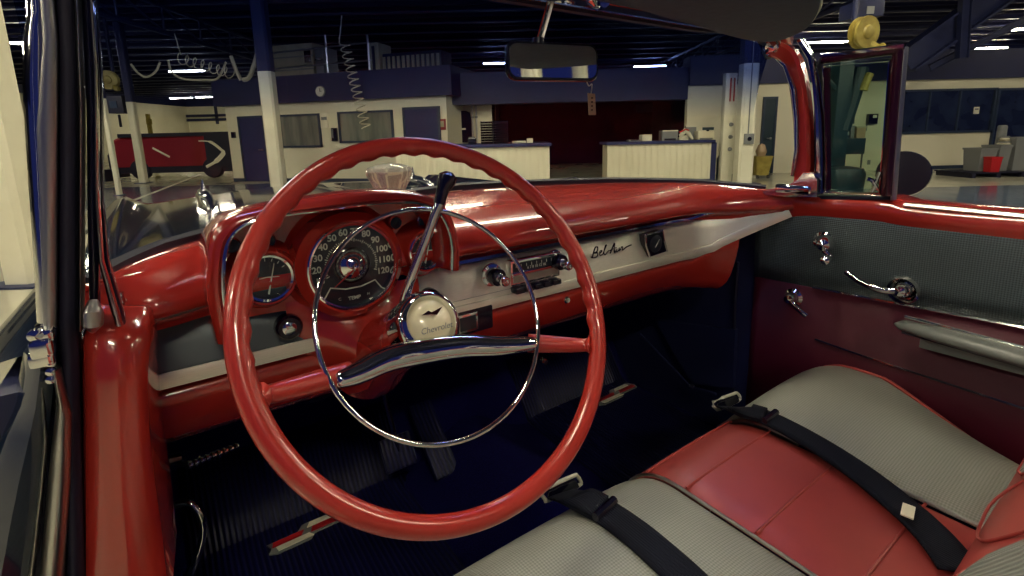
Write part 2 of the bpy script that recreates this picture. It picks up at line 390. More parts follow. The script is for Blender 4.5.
for q, (px, py) in enumerate([(232, 246), (268, 241), (396, 223), (424, 221)]):
    p = P(px, py, Y=.770); mb = MB()
    mb.lathe([(.0115, 0), (.0115, .004), (.0095, .006), (.008, .004)], p+V(0, .006, 0), (0, -1, 0), chrome, 20)
    mb.lathe([(.008, .004), (.005, .007), (.0001, .008)], p+V(0, .006, 0), (0, -1, 0), teal, 20)
    part(mb, 'indicator_lamp', DASH)
def knob(c, r, l, name='control_knob', m=black, ax=(0, -1, 0), ring=True):
    mb = MB(); c = Vector(c)
    if ring: mb.lathe([(r*1.35, 0), (r*1.3, .003), (r*.9, .005)], c, ax, chrome, 24)
    mb.lathe([(r*.55, 0), (r*.55, l*.35), (r*.95, l*.42), (r, l*.6), (r*.96, l*.9), (r*.8, l), (.0001, l)], c, ax, m, 24)
    mb.lathe([(r*.5, l+.0002), (r*.4, l+.0015), (.0001, l+.002)], c, ax, chrome, 18)
    return part(mb, name, DASH)
knob(P(285, 322, Y=.80), .020, .034)
knob(P(423, 293, Y=.80), .016, .045)
knob(P(248, 333, Y=.80), .008, .012, 'small_dash_button', black)
# ---- radio ----------------------------------------------------------
ys = .784
a, b = P(508, 256, Y=ys), P(553, 283, Y=ys)
x0, x1 = .555, .668; zc = 1.030
x0 = P(507, 270, Y=ys).x; x1 = P(556, 262, Y=ys).x
mb = MB(); mb.span((x0, ys-.012, 1.006), (x1, ys+.006, 1.058), chrome, .003)
mb.span((x0+.006, ys-.0135, 1.034), (x1-.006, ys-.011, 1.052), dial)
mb.span((x0+.004, ys-.016, 1.028), (x1-.004, ys-.012, 1.032), chrome)
mb.span((x0+.006, ys-.0135, 1.012), (x1-.006, ys-.011, 1.026), satin)
for i in range(9):
    xx = lerp(x0+.012, x1-.012, i/8); mb.box(V(xx, ys-.0145, 1.046), (.001, .0006, .006), ink)
mb.text('6 7 8 10 12 16', .008, Matrix.Translation(V((x0+x1)/2, ys-.0142, 1.039)) @ Matrix.Rotation(pi/2, 4, 'X'), ink, .0002)
RADIO = part(mb, 'radio', DASH)
for i in range(5):
    q = MB(); w = (x1-x0-.008)/5; q.span((x0+.004+i*w+.001, ys-.024, .992), (x0+.004+(i+1)*w-.001, ys, 1.003), black, .002); part(q, 'radio_push_button', DASH)
for px, py in ((497, 277), (560, 262)):
    c = P(px, py, Y=ys-.02); c.y = ys
    knob(c, .017, .03, 'radio_knob')
    knob(V(c.x+.003, ys-.028, c.z-.004), .010, .02, 'radio_knob', chrome, ring=False)
# script emblem on the strip
mb = MB(); p = P(607, 250, Y=ys); Tm = Matrix.Translation(V(p.x, ys-.006, p.z)) @ Matrix.Rotation(pi/2, 4, 'X')
def stroke(pts, r=.0013):
    mb.tube([Tm @ V(a*.001, b*.001, 0) for a, b in [(q.x, q.y) for q in smooth([V(a, b, 0) for a, b in pts], 5)]], r, black, 6)
stroke([(-52, -9), (-44, 12), (-36, 13), (-37, 4), (-46, 1), (-36, 0), (-37, -8), (-50, -9), (-56, -6)], .0016)
stroke([(-30, -3), (-23, 1), (-24, 4), (-29, 1), (-28, -7), (-18, -5)])
stroke([(-19, -5), (-10, 10), (-8, 14), (-12, 12), (-16, -2), (-13, -8), (-6, -4), (0, 0)])
stroke([(4, -8), (12, 6), (18, 14), (17, 2), (18, -8), (22, -4)], .0016); stroke([(2, -1), (10, 1), (24, 3)])
stroke([(26, 0), (25, -7), (31, -5), (34, 1), (33, -6), (38, -3)]); stroke([(38, -4), (41, 2), (45, 1), (44, -6), (52, -3), (60, 0), (74, 2)])
part(mb, 'script_emblem', DASH)
# clock in the strip
c = P(651, 244, Y=ys); mb = MB(); hw = .037
mb.prism([V(c.x-hw, ys+.006, 1.056), V(c.x+hw*.7, ys+.006, 1.060), V(c.x+hw*.9, ys+.006, 1.035), V(c.x+hw*1.25, ys+.006, 1.004), V(c.x-hw*.5, ys+.006, 1.000), V(c.x-hw*.9, ys+.006, 1.03)], (0, -.018, 0), black)
mb.tube([V(c.x-hw, ys-.013, 1.056), V(c.x-hw*.9, ys-.013, 1.03), V(c.x-hw*.5, ys-.013, 1.0)], .002, chrome, 8)
mb.tube([V(c.x+hw*.7, ys-.013, 1.060), V(c.x+hw*.9, ys-.013, 1.035), V(c.x+hw*1.25, ys-.013, 1.004)], .002, chrome, 8)
mb.tube([V(c.x-hw, ys-.013, 1.056), V(c.x+hw*.7, ys-.013, 1.060)], .002, chrome, 8)
part(mb, 'dash_clock', DASH)
mb = MB(); mb.lathe([(.022, 0), (.021, .002), (.019, .003), (.0001, .003)], V(c.x+.002, ys-.0125, 1.030), (0, -1, 0), dial, 28)
mb.tube([V(c.x+.002, ys-.017, 1.03), V(c.x+.010, ys-.017, 1.040)], .0008, ink, 6); mb.tube([V(c.x+.002, ys-.017, 1.03), V(c.x-.004, ys-.017, 1.022)], .0008, ink, 6)
part(mb, 'clock_face', DASH)
# ashtray, lighter, lock buttons on lower red panel
c = P(467, 321, Y=.775); mb = MB()
mb.box(c+V(.012, .004, 0), (.085, .02, .050), black, None, .004); mb.box(c+V(-.004, -.008, 0), (.044, .006, .036), chrome, None, .003); mb.box(c+V(-.004, -.0115, 0), (.034, .003, .026), dial, None, .001)
part(mb, 'heater_control', DASH)
for px, py, r in ((567, 300, .007), (545, 362, .007)):
    c = P(px, py, Y=.775 if py < 320 else .80); mb = MB(); mb.lathe([(r, 0), (r*.9, .008), (r*1.1, .012), (r*.8, .016), (.0001, .016)], c+V(0, .012, 0), (0, -1, 0), chrome, 20); part(mb, 'chrome_pull_knob', DASH)
# ---- steering column, wheel -----------------------------------------
TL = R(29.0); WC = V(.259, .503, 1.096); WN = V(0, -cos(TL), sin(TL)); WU = V(1, 0, 0); WV = V(0, sin(TL), cos(TL))
def wp(u, v, d=0): return WC + WU*u + WV*v + WN*d
def WP(px, py, d): return onplane(px, py, BC, WC+WN*d, WN)
mb = MB()
mb.lathe([(.070, -.36), (.060, -.30), (.047, -.24), (.044, -.16), (.045, -.115), (.040, -.085), (.030, -.078)], WC+V(.002, 0, 0), WN, red, 36)
mb.lathe([(.034, -.9), (.034, -.30)], WC, WN, kick, 24)
COLM = part(mb, 'steering_column')
mb = MB(); s0, s1, s2 = P(402, 312, Y=.60), P(430, 228, Y=.575), P(443, 196, Y=.565)
mb.tube(smooth([wp(.02, .0, -.15), s0, s1, s2], 5), .0062, chrome, 12)
part(mb, 'shift_lever', COLM)
mb = MB(); kp = [P(439, 204, Y=.565), P(443, 190, Y=.565), P(446, 182, Y=.565), P(448, 176, Y=.565), P(449, 172, Y=.565)]
mb.tube(kp, [.0075, .0085, .012, .012, .005], black, 14); part(mb, 'shift_knob', COLM)
mb = MB(); e = wp(-.03, .02, -.14); mb.tube([e, P(330, 360, Y=.62)], [.005, .004], chrome, 10)
q = P(330, 360, Y=.62)
mb = MB()
# rim with finger grips on the far side
RR = .2195; rings = []; NS = 240
for i in range(NS):
    th = 2*pi*i/NS; rad = WU*cos(th)+WV*sin(th); c = WC+rad*RR; ring = []
    g_ = .0016*cos(th*46)*(1 if -.35 < math.atan2(sin(th), cos(th)) < pi+.35 or th > 5.9 else .0)
    for k in range(14):
        a = 2*pi*k/14; w = max(0, cos(a-R(205)))
        r_ = .0116 + g_*w
        ring.append(c + r_*(cos(a)*rad*1.0 + sin(a)*WN*1.02))
    rings.append(ring)
mb.rings(rings, redwheel, closed=True)
WHEEL = part(mb, 'steering_wheel', ang=180)
def spoke(path, r, m, name, flat=.6):
    q = MB(); q.tube(path, r, m, 14, flat=flat, up=WN); return part(q, name, WHEEL, ang=180)
eL, eR = wp(RR*cos(R(187)), RR*sin(R(187))), wp(RR*cos(R(-23)), RR*sin(R(-23)))
eR = WP(590, 345, 0); eL = WP(262, 396, 0)
d0 = -.050
hL, hR = WP(350, 373, d0), WP(528, 343, d0)
spoke(smooth([eL, eL.lerp(hL, .12)+WN*-.004, eL.lerp(hL, .5)+WN*-.004, hL], 4), [.013, .0105, .0095, .009, .0095, .010, .0105, .011, .0115, .012, .0125, .013, .013], redwheel, 'wheel_spoke', .8)
spoke(smooth([eR, eR.lerp(hR, .12)+WN*-.004, eR.lerp(hR, .5)+WN*-.004, hR], 4), [.013, .0105, .0095, .009, .0095, .010, .0105, .011, .0115, .012, .0125, .013, .013], redwheel, 'wheel_spoke', .8)
# horn ring
mb = MB(); mb.tube([wp(.1435*cos(2*pi*i/120)-.001, .1435*sin(2*pi*i/120), -.030) for i in range(120)], .0030, chrome, 10, closed=True)
part(mb, 'horn_ring', WHEEL, ang=180)
bar = smooth([WP(336, 381, -.032), WP(360, 372, -.040), WP(388, 359, -.046), WP(424, 351, -.046), WP(462, 346, -.046), WP(500, 346, -.040), WP(538, 343, -.032)], 5)
nb = len(bar); rs = [lerp(.0065, .0155, sin(pi*min(1, max(0, i/(nb-1))))**.6) for i in range(nb)]
spoke(bar, rs, chrome, 'horn_bar', .75)
hc = WC+WN*-.075+WU*-.003
HUB = MB(); HUB.lathe([(.043, -.02), (.043, .012), (.041, .020), (.037, .026), (.033, .0275), (.030, .024), (.029, .020)], hc, WN, chrome, 40)
HB = part(HUB, 'horn_hub', WHEEL, ang=50)
q = MB(); q.lathe([(.0295, .019), (.028, .025), (.022, .030), (.012, .033), (.0001, .034)], hc, WN, cream, 40)
def cp(u, v, d=.0325): return hc+WU*u+WV*v+WN*d
q.prism([cp(-.014, .009, .033), cp(-.005, .0125, .033), cp(-.001, .0095, .033), cp(.015, .0135, .033), cp(.005, .005, .033), cp(-.002, .0075, .033)], WN*.003, darkred)
Mt = Matrix.Translation(cp(0, -.011, .0345)) @ Matrix((WU, WV, WN)).transposed().to_4x4()
q.text('Chevrolet', .0105, Mt, greyp, .0003, .3)
part(q, 'horn_button', WHEEL, ang=50)
# ---- windshield header, glass, pillars -------------------------------
def yh(x): return interp([(0, .612), (.3, .612), (.45, .618), (.6, .650), (.7, .685)], dx(x))
hx = [-.10+1.40*i/40 for i in range(41)]
hp = [V(x, yh(x), interp([(0, 1.517), (.3, 1.517), (.5, 1.53), (.6, 1.53), (.7, 1.50)], dx(x))) for x in hx]
mb = MB(); mb.sweep(hp, [(-.030, -.020), (-.022, -.026), (.02, -.022), (.034, -.01), (.034, .02), (-.03, .02)], red)
HEAD = part(mb, 'windshield_header')
mb = MB(); mb.sweep([p+V(0, -.016, -.027) for p in hp], [(-.004, -.004), (.004, -.004), (.004, .004), (-.004, .004)], chrome); part(mb, 'header_chrome_strip', HEAD)
mb = MB(); mb.sweep([p+V(0, .02, -.024) for p in hp], [(-.008, -.006), (.008, -.006), (.008, .006), (-.008, .006)], rubber); part(mb, 'header_weatherstrip', HEAD)
rows = []
for x in [-.095+1.39*i/40 for i in range(41)]:
    a, b = V(x, yb(x)+.014, zb(x)-.01), V(x, yh(x)+.02, 1.492)
    rows.append([a.lerp(b, t/8)+V(0, .03*sin(pi*t/8), 0) for t in range(9)])
mb = MB(); mb.grid(rows, MATS['windshield_glass']); GL = part(mb, 'windshield', ang=180, solid=.005)
mb = MB(); mb.sweep([V(x, yb(x)+.008, zb(x)+.003) for x in xs], [(-.008, -.008), (.010, -.008), (.010, .004), (0, .008), (-.008, .003)], rubber); part(mb, 'windshield_base_seal', GL)
# right pillar
pr_ = smooth([P(772, 47, X=1.24), P(790, 56, X=1.27), P(799, 80, X=1.29), P(804, 120, X=1.29), P(805, 160, X=1.29), P(803, 192, X=1.285)], 6)
mb = MB(); mb.sweep(pr_, [(-.020, -.012), (-.015, -.018), (.010, -.018), (.017, -.010), (.017, .012), (-.020, .012)], red, up=(1, 0, 0)); PILR = part(mb, 'windshield_pillar')
def side(path, off, prof, m, name, par, up=(1, 0, 0)):
    q = MB(); q.sweep([p+Vector(off) for p in path], prof, m, up=up); return part(q, name, par)
sq = lambda w, h: [(-w, -h*.5), (-w*.5, -h), (w*.5, -h), (w, -h*.5), (w, h), (-w, h)]
side([P(p[0], p[1], X=1.262) for p in ((772, 52), (786, 66), (794, 90), (797, 120), (797, 150), (793, 176))], (0, 0, 0), sq(.005, .008), chrome, 'pillar_chrome_edge', PILR)
side([P(p[0], p[1], X=1.275) for p in ((800, 40), (811, 58), (816, 85), (819, 120), (820, 160), (820, 193))], (0, 0, 0), sq(.006, .010), chrome, 'pillar_outer_moulding', PILR)
mb = MB(); c = P(772, 47, X=1.235); mb.lathe([(.016, -.012), (.02, 0), (.013, .008), (.010, .016), (.0001, .018)], c, (-.3, -.9, -.3), chrome, 18)
mb.box(c+V(.03, 0, .012), (.055, .02, .03), chrome, None, .006); part(mb, 'visor_bracket', PILR)
mb = MB(); pts = [P(p[0], p[1], X=1.25) for p in ((764, 192), (776, 184), (790, 178), (800, 174), (815, 180), (817, 195))]
mb.prism([P(a_, b_, X=1.25) for a_, b_ in ((762, 191), (776, 188), (788, 185), (797, 180), (803, 173), (812, 172), (817, 180), (817, 197), (790, 197), (765, 195))], (.03, 0, 0), chrome); mb.box(P(795, 189, X=1.262), (.03, .085, .022), chrome, None, .006); part(mb, 'pillar_base_chrome', PILR)
# left pillar (close to the camera)
YP = .65
def vband(xl, xr, m, name, par=None, y=YP, d=.02, yy=(0, 64, 128, 192, 256, 320, 384, 448, 512, 600), rnd=.35):
    """upright moulding: xl/xr give its left and right edges down the post"""
    q = MB(); rings = []
    for v in yy:
        a, b = P(interp(xl, v), v, Y=y), P(interp(xr, v), v, Y=y)
        if v == yy[0]: a.z += .03; b.z += .03
        w = b-a; ring = []
        for k in range(9):
            t = k/8; ring.append(a + w*t + V(0, -d*rnd*sin(pi*t), 0))
        ring += [b+V(0, d, 0), a+V(0, d, 0)]
        rings.append(ring)
    q.rings(rings, m); return part(q, name, par, ang=50)
PILL = vband([(0, 57), (320, 56), (400, 60), (600, 66)], [(0, 79), (330, 78), (576, 84), (600, 85)], rubber, 'windshield_pillar', d=.03)
vband([(0, 31), (20, 24), (60, 21), (150, 26), (250, 33), (330, 37)], [(0, 58), (330, 57)], chrome, 'outer_pillar_moulding', PILL, y=.66, d=.03, yy=(0, 15, 40, 80, 130, 180, 230, 280, 330), rnd=.6)
vband([(0, 44), (60, 42), (120, 36), (200, 40), (330, 43)], [(0, 57), (330, 56)], satin, 'outer_pillar_band', PILL, y=.635, d=.012, yy=(0, 40, 80, 130, 180, 230, 280, 330), rnd=.3)
vband([(0, 79), (330, 79)], [(0, 84), (330, 83)], satin, 'pillar_trim_bead', PILL, y=.648, yy=(0, 110, 220, 330))
vband([(0, 86), (200, 87), (330, 90)], [(0, 98), (200, 97), (330, 100)], black, 'inner_pillar_panel', PILL, y=.66, yy=(0, 110, 220, 330))
vband([(0, 92), (200, 94), (260, 98), (325, 114)], [(0, 99), (200, 101), (260, 105), (325, 124)], chrome, 'windshield_side_moulding', PILL, y=.655, d=.012, yy=(0, 70, 140, 200, 230, 260, 290, 325), rnd=.5)
vband([(0, 99), (200, 101), (260, 105), (325, 122)], [(0, 101), (200, 104), (260, 109), (325, 127)], black, 'windshield_side_edge', PILL, y=.66, d=.012, yy=(0, 70, 140, 200, 230, 260, 290, 325))
# red hinge post
mb = MB(); rings = []
for v, xl, xr, dy in ((316, 100, 148, .05), (322, 86, 150, .02), (335, 83, 151, .0), (380, 83, 149, -.004), (430, 83, 151, 0), (480, 83, 156, .0), (530, 83, 163, 0), (600, 82, 171, 0)):
    a, b = P(xl, v, Y=YP+.01), P(xr, v, Y=YP+.01); ring = []
    for k in range(13):
        t = k/12; bulge = .022*sin(pi*t)**.5
        ring.append(a.lerp(b, t)+V(0, dy-bulge, 0))
    ring += [b+V(.01, .12, 0), a+V(0, .12, 0)]; rings.append(ring)
mb.rings(rings, red); POST = part(mb, 'door_hinge_post', ang=60)
mb = MB(); c = P(93, 318, Y=.63); mb.tube([P(93, 300, Y=.64), P(93, 312, Y=.635), P(93, 324, Y=.635), P(93, 331, Y=.64)], [.004, .0085, .0085, .003], satin, 14); part(mb, 'post_bumper', POST)
mb = MB(); mb.tube([P(117, 292, Y=.70), P(118, 302, Y=.70), P(119, 309, Y=.70)], [.006, .008, .004], chrome, 12); part(mb, 'defroster_screw', POST)
# outer sheet metal beside the post
mb = MB(); rings = []
for v, xl, xr in ((352, 20, 56), (400, 10, 52), (430, -5, 49), (470, -25, 44), (520, -40, 36), (600, -60, 24)):
    a, b = P(xl, v, Y=.67), P(xr, v, Y=.64)
    rings.append([a+V(0, .2, 0), a.lerp(b, .1), a.lerp(b, .35)+V(0, -.015, 0), a.lerp(b, .7)+V(0, -.02, 0), b, b+V(0, .2, 0)])
mb.rings(rings, navy); SHT = part(mb, 'outer_door_post')
vband([(396, 58), (420, 54), (480, 48), (600, 38)], [(396, 66), (410, 71), (480, 70), (600, 62)], satin, 'door_post_moulding', SHT, y=.635, d=.015, yy=(396, 402, 415, 440, 480, 530, 600), rnd=.7)
vband([(410, 46), (480, 40), (600, 26)], [(410, 50), (480, 44), (600, 31)], satin, 'door_post_bead', SHT, y=.635, d=.01, yy=(410, 440, 480, 530, 600))
mb = MB()
for (v0, v1, dz) in ((330, 338, 0), (339, 352, .004), (353, 362, 0)):
    a, b = P(30-(v0-330)*.12, v0, Y=.63), P(57, v1, Y=.63); mb.span((a.x, .62-dz, b.z), (b.x, .66, a.z), chrome, .004)
mb.lathe([(.006, 0), (.006, .006), (.0001, .008)], P(36, 334, Y=.625), (0, -1, 0), chrome, 14)
part(mb, 'pillar_clamp', SHT, ang=50)
mb = MB()
for k, v in enumerate((362, 371, 379)): mb.lathe([(.0045, 0), (.004, .003), (.0001, .005)], P(51, v, Y=.632), (0, -1, 0), chrome, 12)
part(mb, 'moulding_screws', SHT)
# ---- front body: cowl, hood, fenders --------------------------------
mb = MB(); rows = []
for i in range(45):
    x = lerp(-.20, 1.40, i/44); d = dx(x); row = []
    for j in range(24):
        t = j/23; y = lerp(yb(min(max(x, -.1), 1.3))+.03, 2.95, t)
        z = 1.112 - .045*t - .05*(d/.8)**2 + .055*math.exp(-((d-.74)/.05)**2)*(.25+.75*t) - .35*max(0, (t-.9)/.1)**2 + .012*math.exp(-(d/.06)**2)*t
        row.append(V(x, y, z))
    rows.append(row)
rows.insert(0, [p+V(-.09, 0, -.10) for p in rows[0]]); rows.insert(0, [p+V(-.02, 0, -.5) for p in rows[0]])
rows.append([p+V(.09, 0, -.10) for p in rows[-1]]); rows.append([p+V(.02, 0, -.5) for p in rows[-1]])
mb.grid(rows, navy); FB = part(mb, 'engine_hood', ang=180)
for s_ in (.142, 1.058):
    q = MB(); q.tube([V(s_, 2.10, 1.052), V(s_, 2.2, 1.068), V(s_, 2.3, 1.078), V(s_, 2.42, 1.080), V(s_, 2.52, 1.072), V(s_, 2.58, 1.062)], [.004, .020, .028, .030, .022, .006], navy, 16)
    q.lathe([(.012, 0), (.008, .012), (.003, .045)], V(s_, 2.38, 1.104), (0, 0, 1), chrome, 12)
    part(q, 'hood_rocket', FB)
for a_, b_ in (((.30, 1.12, 1.148), (.62, 1.16, 1.160)), ((.70, 1.14, 1.158), (1.0, 1.10, 1.152))):
    q = MB(); A, B_ = Vector(a_), Vector(b_)
    q.tube([A, A.lerp(B_, .5)+V(0, 0, .010), B_], [.004, .006, .003], rubber, 8); q.tube([A.lerp(B_, .4)+V(0, -.01, .012), B_+V(0, -.01, .014)], .006, black, 8)
    part(q, 'windshield_wiper', FB)
q = MB(); q.sweep([V(x, yb(x)+.045, zb(x)-.028) for x in xs[2:-2]], [(-.03, -.02), (.03, -.02), (.03, .006), (-.03, .01)], teal); part(q, 'cowl_vent_panel', FB)
# body side below: closes the cabin
mb = MB()
mb.prism([V(-.19, .68, 1.0), V(-.10, .68, 1.08), V(-.10, 1.2, 1.08), V(-.19, 1.2, 1.0)], (0, 0, -.75), navy)
part(mb, 'left_cowl_side')
# ---- cabin floor, firewall, kick panels ------------------------------
mb = MB(); rows = []
for x in [-.10+1.41*i/28 for i in range(29)]:
    h = .11*math.exp(-((x-.62)/.13)**2)
    rows.append([V(x, -.3, .40+h*.6), V(x, .3, .40+h*.8), V(x, .7, .40+h), V(x, 1.0, .40+h), V(x, 1.14, .405+h), V(x, 1.27, .60+h*.5), V(x, 1.30, .75), V(x, 1.28, 1.0)])
mb.grid(rows, carpet); FLR = part(mb, 'cabin_floor', solid=.01)
mb = MB(); mb.span((1.30, .64, .36), (1.34, 1.32, 1.06), kick); mb.tube([P(738, 262, X=1.296), P(735, 300, X=1.296), P(733, 392, X=1.296)], .004, rubber, 8)
KR = part(mb, 'kick_panel')
mb = MB(); pts = [P(p[0], p[1], X=1.27) for p in ((640, 334), (690, 386), (716, 394))]; mb.tube(pts, .004, kick, 8)
mb.prism([P(p[0], p[1], X=1.285) for p in ((655, 320), (735, 330), (733, 388), (692, 384))], (.02, 0, 0), kick); mb.box(P(692, 386, X=1.27), (.01, .016, .008), satin, None, .002)
part(mb, 'vent_duct_cover', KR)
mb = MB(); mb.span((-.16, .66, .36), (-.12, 1.32, 1.06), kick); part(mb, 'kick_panel')
# T handle, brake hoop, pedals
mb = MB(); a, b = P(187, 466, Y=.92), P(239, 445, Y=.92)
for i in range(9):
    t0_, t1_ = i/9, (i+.8)/9; mb.tube([a.lerp(b, t0_), a.lerp(b, (t0_+t1_)/2), a.lerp(b, t1_)], [.005, .0075, .005], chrome, 10)
mb.tube([P(190, 464, Y=.93), P(172, 462, Y=.99)], .005, satin, 8); mb.tube([a, b], .004, chrome, 8)
for px, py in ((158, 462), (159, 472)): mb.lathe([(.006, 0), (.005, .004), (.0001, .006)], P(px, py, Y=.93), (0, -1, 0), chrome, 12)
mb.tube([P(157, 464, Y=.94), P(180, 458, Y=.95)], .008, black, 8); part(mb, 'parking_brake_handle')
mb = MB(); mb.tube(smooth([P(176, 505, Y=.90), P(190, 503, Y=.89), P(201, 516, Y=.88), P(203, 535, Y=.88), P(196, 560, Y=.88), P(186, 585, Y=.90)], 5), .006, chrome, 12); part(mb, 'floor_pull_hoop')
for px, py in ((398, 452),):
    c = P(px, py, Y=1.02); mb = MB(); mb.box(c, (.075, .015, .075), matr, Matrix.Rotation(R(-35), 3, 'X'), .006); mb.tube([c, c+V(0, .12, .2)], .008, black, 8); part(mb, 'brake_pedal')
c = V(.50, 1.10, .52); mb = MB(); mb.box(c, (.065, .02, .20), matr, Matrix.Rotation(R(-50), 3, 'X'), .006); mb.tube([c, c+V(0, .08, -.02)], .008, black, 8); part(mb, 'accelerator_pedal')
# ---- right door --------------------------------------------------------
XD = 1.30
rail = smooth([P(792, 199, X=1.292), P(815, 203, X=XD), P(850, 205, X=XD), P(880, 207, X=XD), P(900, 212, X=XD), P(930, 216, X=XD), P(1024, 225, X=XD), V(XD, -.1, 1.117), V(XD, -.5, 1.117)], 4)
mb = MB(); mb.sweep(rail, [(.014, -.016), (.016, 0), (.010, .012), (-.004, .020), (-.05, .024), (-.11, .02), (-.12, -.05), (-.0, -.05)], red, up=(0, 0, 1))
# path runs towards -y so +side is ... checked in render
mb.span((XD+.03, -.5, .42), (XD+.10, .66, 1.08), red)
DOOR = part(mb, 'passenger_door')
mb = MB()
zr = lambda y: interp([(-.5, 1.106), (.2, 1.106), (.42, 1.108), (.60, 1.10), (.66, 1.09)], y)
zm = lambda y: interp([(-.5, .935), (.18, .918), (.55, .906), (.70, .902)], y)
ysd = [-.5+.05*i for i in range(24)]+[.68, .70]
mb.grid([[V(XD+.002, y, zr(y)), V(XD-.008, y, lerp(zr(y), zm(y), .12)), V(XD-.011, y, lerp(zr(y), zm(y), .4)), V(XD-.008, y, lerp(zr(y), zm(y), .75)), V(XD, y, zm(y))] for y in ysd], char)
mb.grid([[V(XD, y, zm(y)), V(XD-.001, y, .45)] for y in ysd], mat('maroon_vinyl', (.06, .002, .014), .55, spec=.3))
PAN = part(mb, 'door_trim_panel', DOOR, solid=.006, ang=60)
def rib(pts, w, h, m, name):
    q = MB(); q.sweep(pts, [(-w, 0), (-w*.8, h*.7), (0, h), (w*.8, h*.7), (w, 0)], m, up=(-1, 0, 0)); return part(q, name, DOOR)
rib([V(XD, y, zm(y)) for y in ysd if y < .56], .004, .010, chrome, 'door_moulding')
rib([P(816, 339, X=XD), P(850, 351, X=XD), P(895, 366, X=XD), V(XD, .1, .758), V(XD, -.4, .75)], .004, .008, chrome, 'lower_door_moulding')
rib([P(905, 205, X=XD-.0), P(950, 209, X=XD), P(1030, 217, X=XD), V(XD, -.4, 1.13)], .006, .012, satin, 'window_channel_strip')
mb = MB(); ar_ = [P(897, 324, X=1.27), P(903, 325, X=1.255), P(940, 335, X=1.25), P(1030, 360, X=1.25), V(1.25, -.1, .842), V(1.26, -.4, .842)]
mb.tube(ar_, [.006, .018, .024, .026, .026, .02], armg, 16, flat=.62, up=(0, 0, 1)); mb.span((1.27, -.4, .835), (1.30, .32, .855), armg)
ARM = part(mb, 'armrest', DOOR, ang=70)
mb = MB(); mb.tube([p+V(.005, 0, .018) for p in ar_[1:]], .0035, chrome, 8); mb.tube([p+V(.0, 0, -.016) for p in ar_[1:]], .003, rubber, 8); part(mb, 'armrest_piping', DOOR)
def crank(c, tip, name, kn=.013, mid=None):
    q = MB(); c, tip = Vector(c), Vector(tip)
    q.lathe([(.024, 0), (.023, .004), (.016, .010), (.014, .026), (.010, .032), (.0001, .034)], c, (-1, 0, 0), chrome, 24)
    pth = [c+V(-.026, 0, 0), c.lerp(tip, .3)+V(-.034, 0, mid or 0), c.lerp(tip, .7)+V(-.036, 0, mid or 0), tip+V(-.034, 0, 0)]
    q.tube(smooth(pth, 5), .0065, chrome, 12, flat=.6, up=(-1, 0, 0))
    o = part(q, name, DOOR)
    if kn:
        k = MB(); k.lathe([(.006, .0), (.006, .012), (kn*.9, .018), (kn, .028), (kn*.8, .038), (.0001, .042)], tip+V(-.03, 0, 0), (-1, 0, 0), chrome, 20); part(k, 'handle_knob', DOOR)
    return o
cr1 = P(905, 289, X=XD-.01)
crank(cr1, P(852, 269, X=XD-.01), 'door_release_handle', 0, -.010)
mb = MB(); mb.lathe([(.027, .008), (.031, .014), (.027, .022), (.022, .016)], cr1+V(0, 0, 0), (-1, 0, 0), chrome, 28); part(mb, 'handle_collar', DOOR)
crank(P(824, 241, X=XD-.01), P(838, 256, X=XD-.012), 'vent_window_crank', .012)
mb = MB(); mb.lathe([(.02, 0), (.021, .012), (.013, .03), (.0001, .034)], P(826, 243, X=XD-.03), (-1, -.2, 0), chrome, 20); part(mb, 'crank_boss', DOOR)
crank(P(794, 297, X=XD), P(813, 313, X=XD), 'window_crank', 0)
# vent window
vf = [P(823, 58, X=XD), P(818, 66, X=XD), P(819, 192, X=XD), P(823, 197, X=XD), P(888, 198, X=XD), P(903, 52, X=XD)]
def frame(pts, w, h, m, name, par, closed=True):
    q = MB(); q.sweep(pts, [(-w, -h), (w, -h), (w*1.1, h*.2), (w*.5, h), (-w*.5, h), (-w*1.1, h*.2)], m, up=(-1, 0, 0), closed=closed); return part(q, name, par, ang=50)
VW = frame(smooth(vf[:4], 1)+[vf[4], vf[5]], .008, .010, rubber, 'vent_window', DOOR)
frame([P(821, 56, X=XD-.012), P(860, 52, X=XD-.012), P(905, 46, X=XD-.012)], .006, .006, chrome, 'vent_frame_top', DOOR, False)
frame([P(822, 61, X=XD-.012), P(860, 56, X=XD-.012), P(900, 51, X=XD-.012)], .006, .008, darkred, 'vent_frame_top_rail', DOOR, False)
frame([P(898, 50, X=XD-.010), P(886, 196, X=XD-.010)], .010, .008, darkred, 'vent_division_bar', DOOR, False)
frame([P(905, 47, X=XD-.004), P(893, 200, X=XD-.004)], .004, .008, satin, 'division_bar_edge', DOOR, False)
frame([P(827, 68, X=XD-.012), P(828, 190, X=XD-.012)], .004, .008, darkred, 'vent_inner_frame', DOOR, False)
frame(smooth([P(824, 66, X=XD-.006), P(890, 61, X=XD-.006), P(880, 193, X=XD-.006), P(827, 192, X=XD-.006)], 1), .0022, .006, chrome, 'vent_glass_bead', DOOR)
mb = MB(); mb.prism([P(824, 64, X=XD), P(892, 58, X=XD), P(882, 195, X=XD), P(825, 194, X=XD)], (.004, 0, 0), MATS['vent_glass']); part(mb, 'vent_glass_pane', DOOR)
mb = MB(); c = P(878, 190, X=XD-.01); mb.tube([c, P(872, 180, X=XD-.02), P(868, 170+9, X=XD-.02)], .0045, chrome, 8); mb.tube([P(880, 172, X=XD-.015), P(872, 192, X=XD-.015)], .004, chrome, 8); part(mb, 'vent_latch', DOOR)
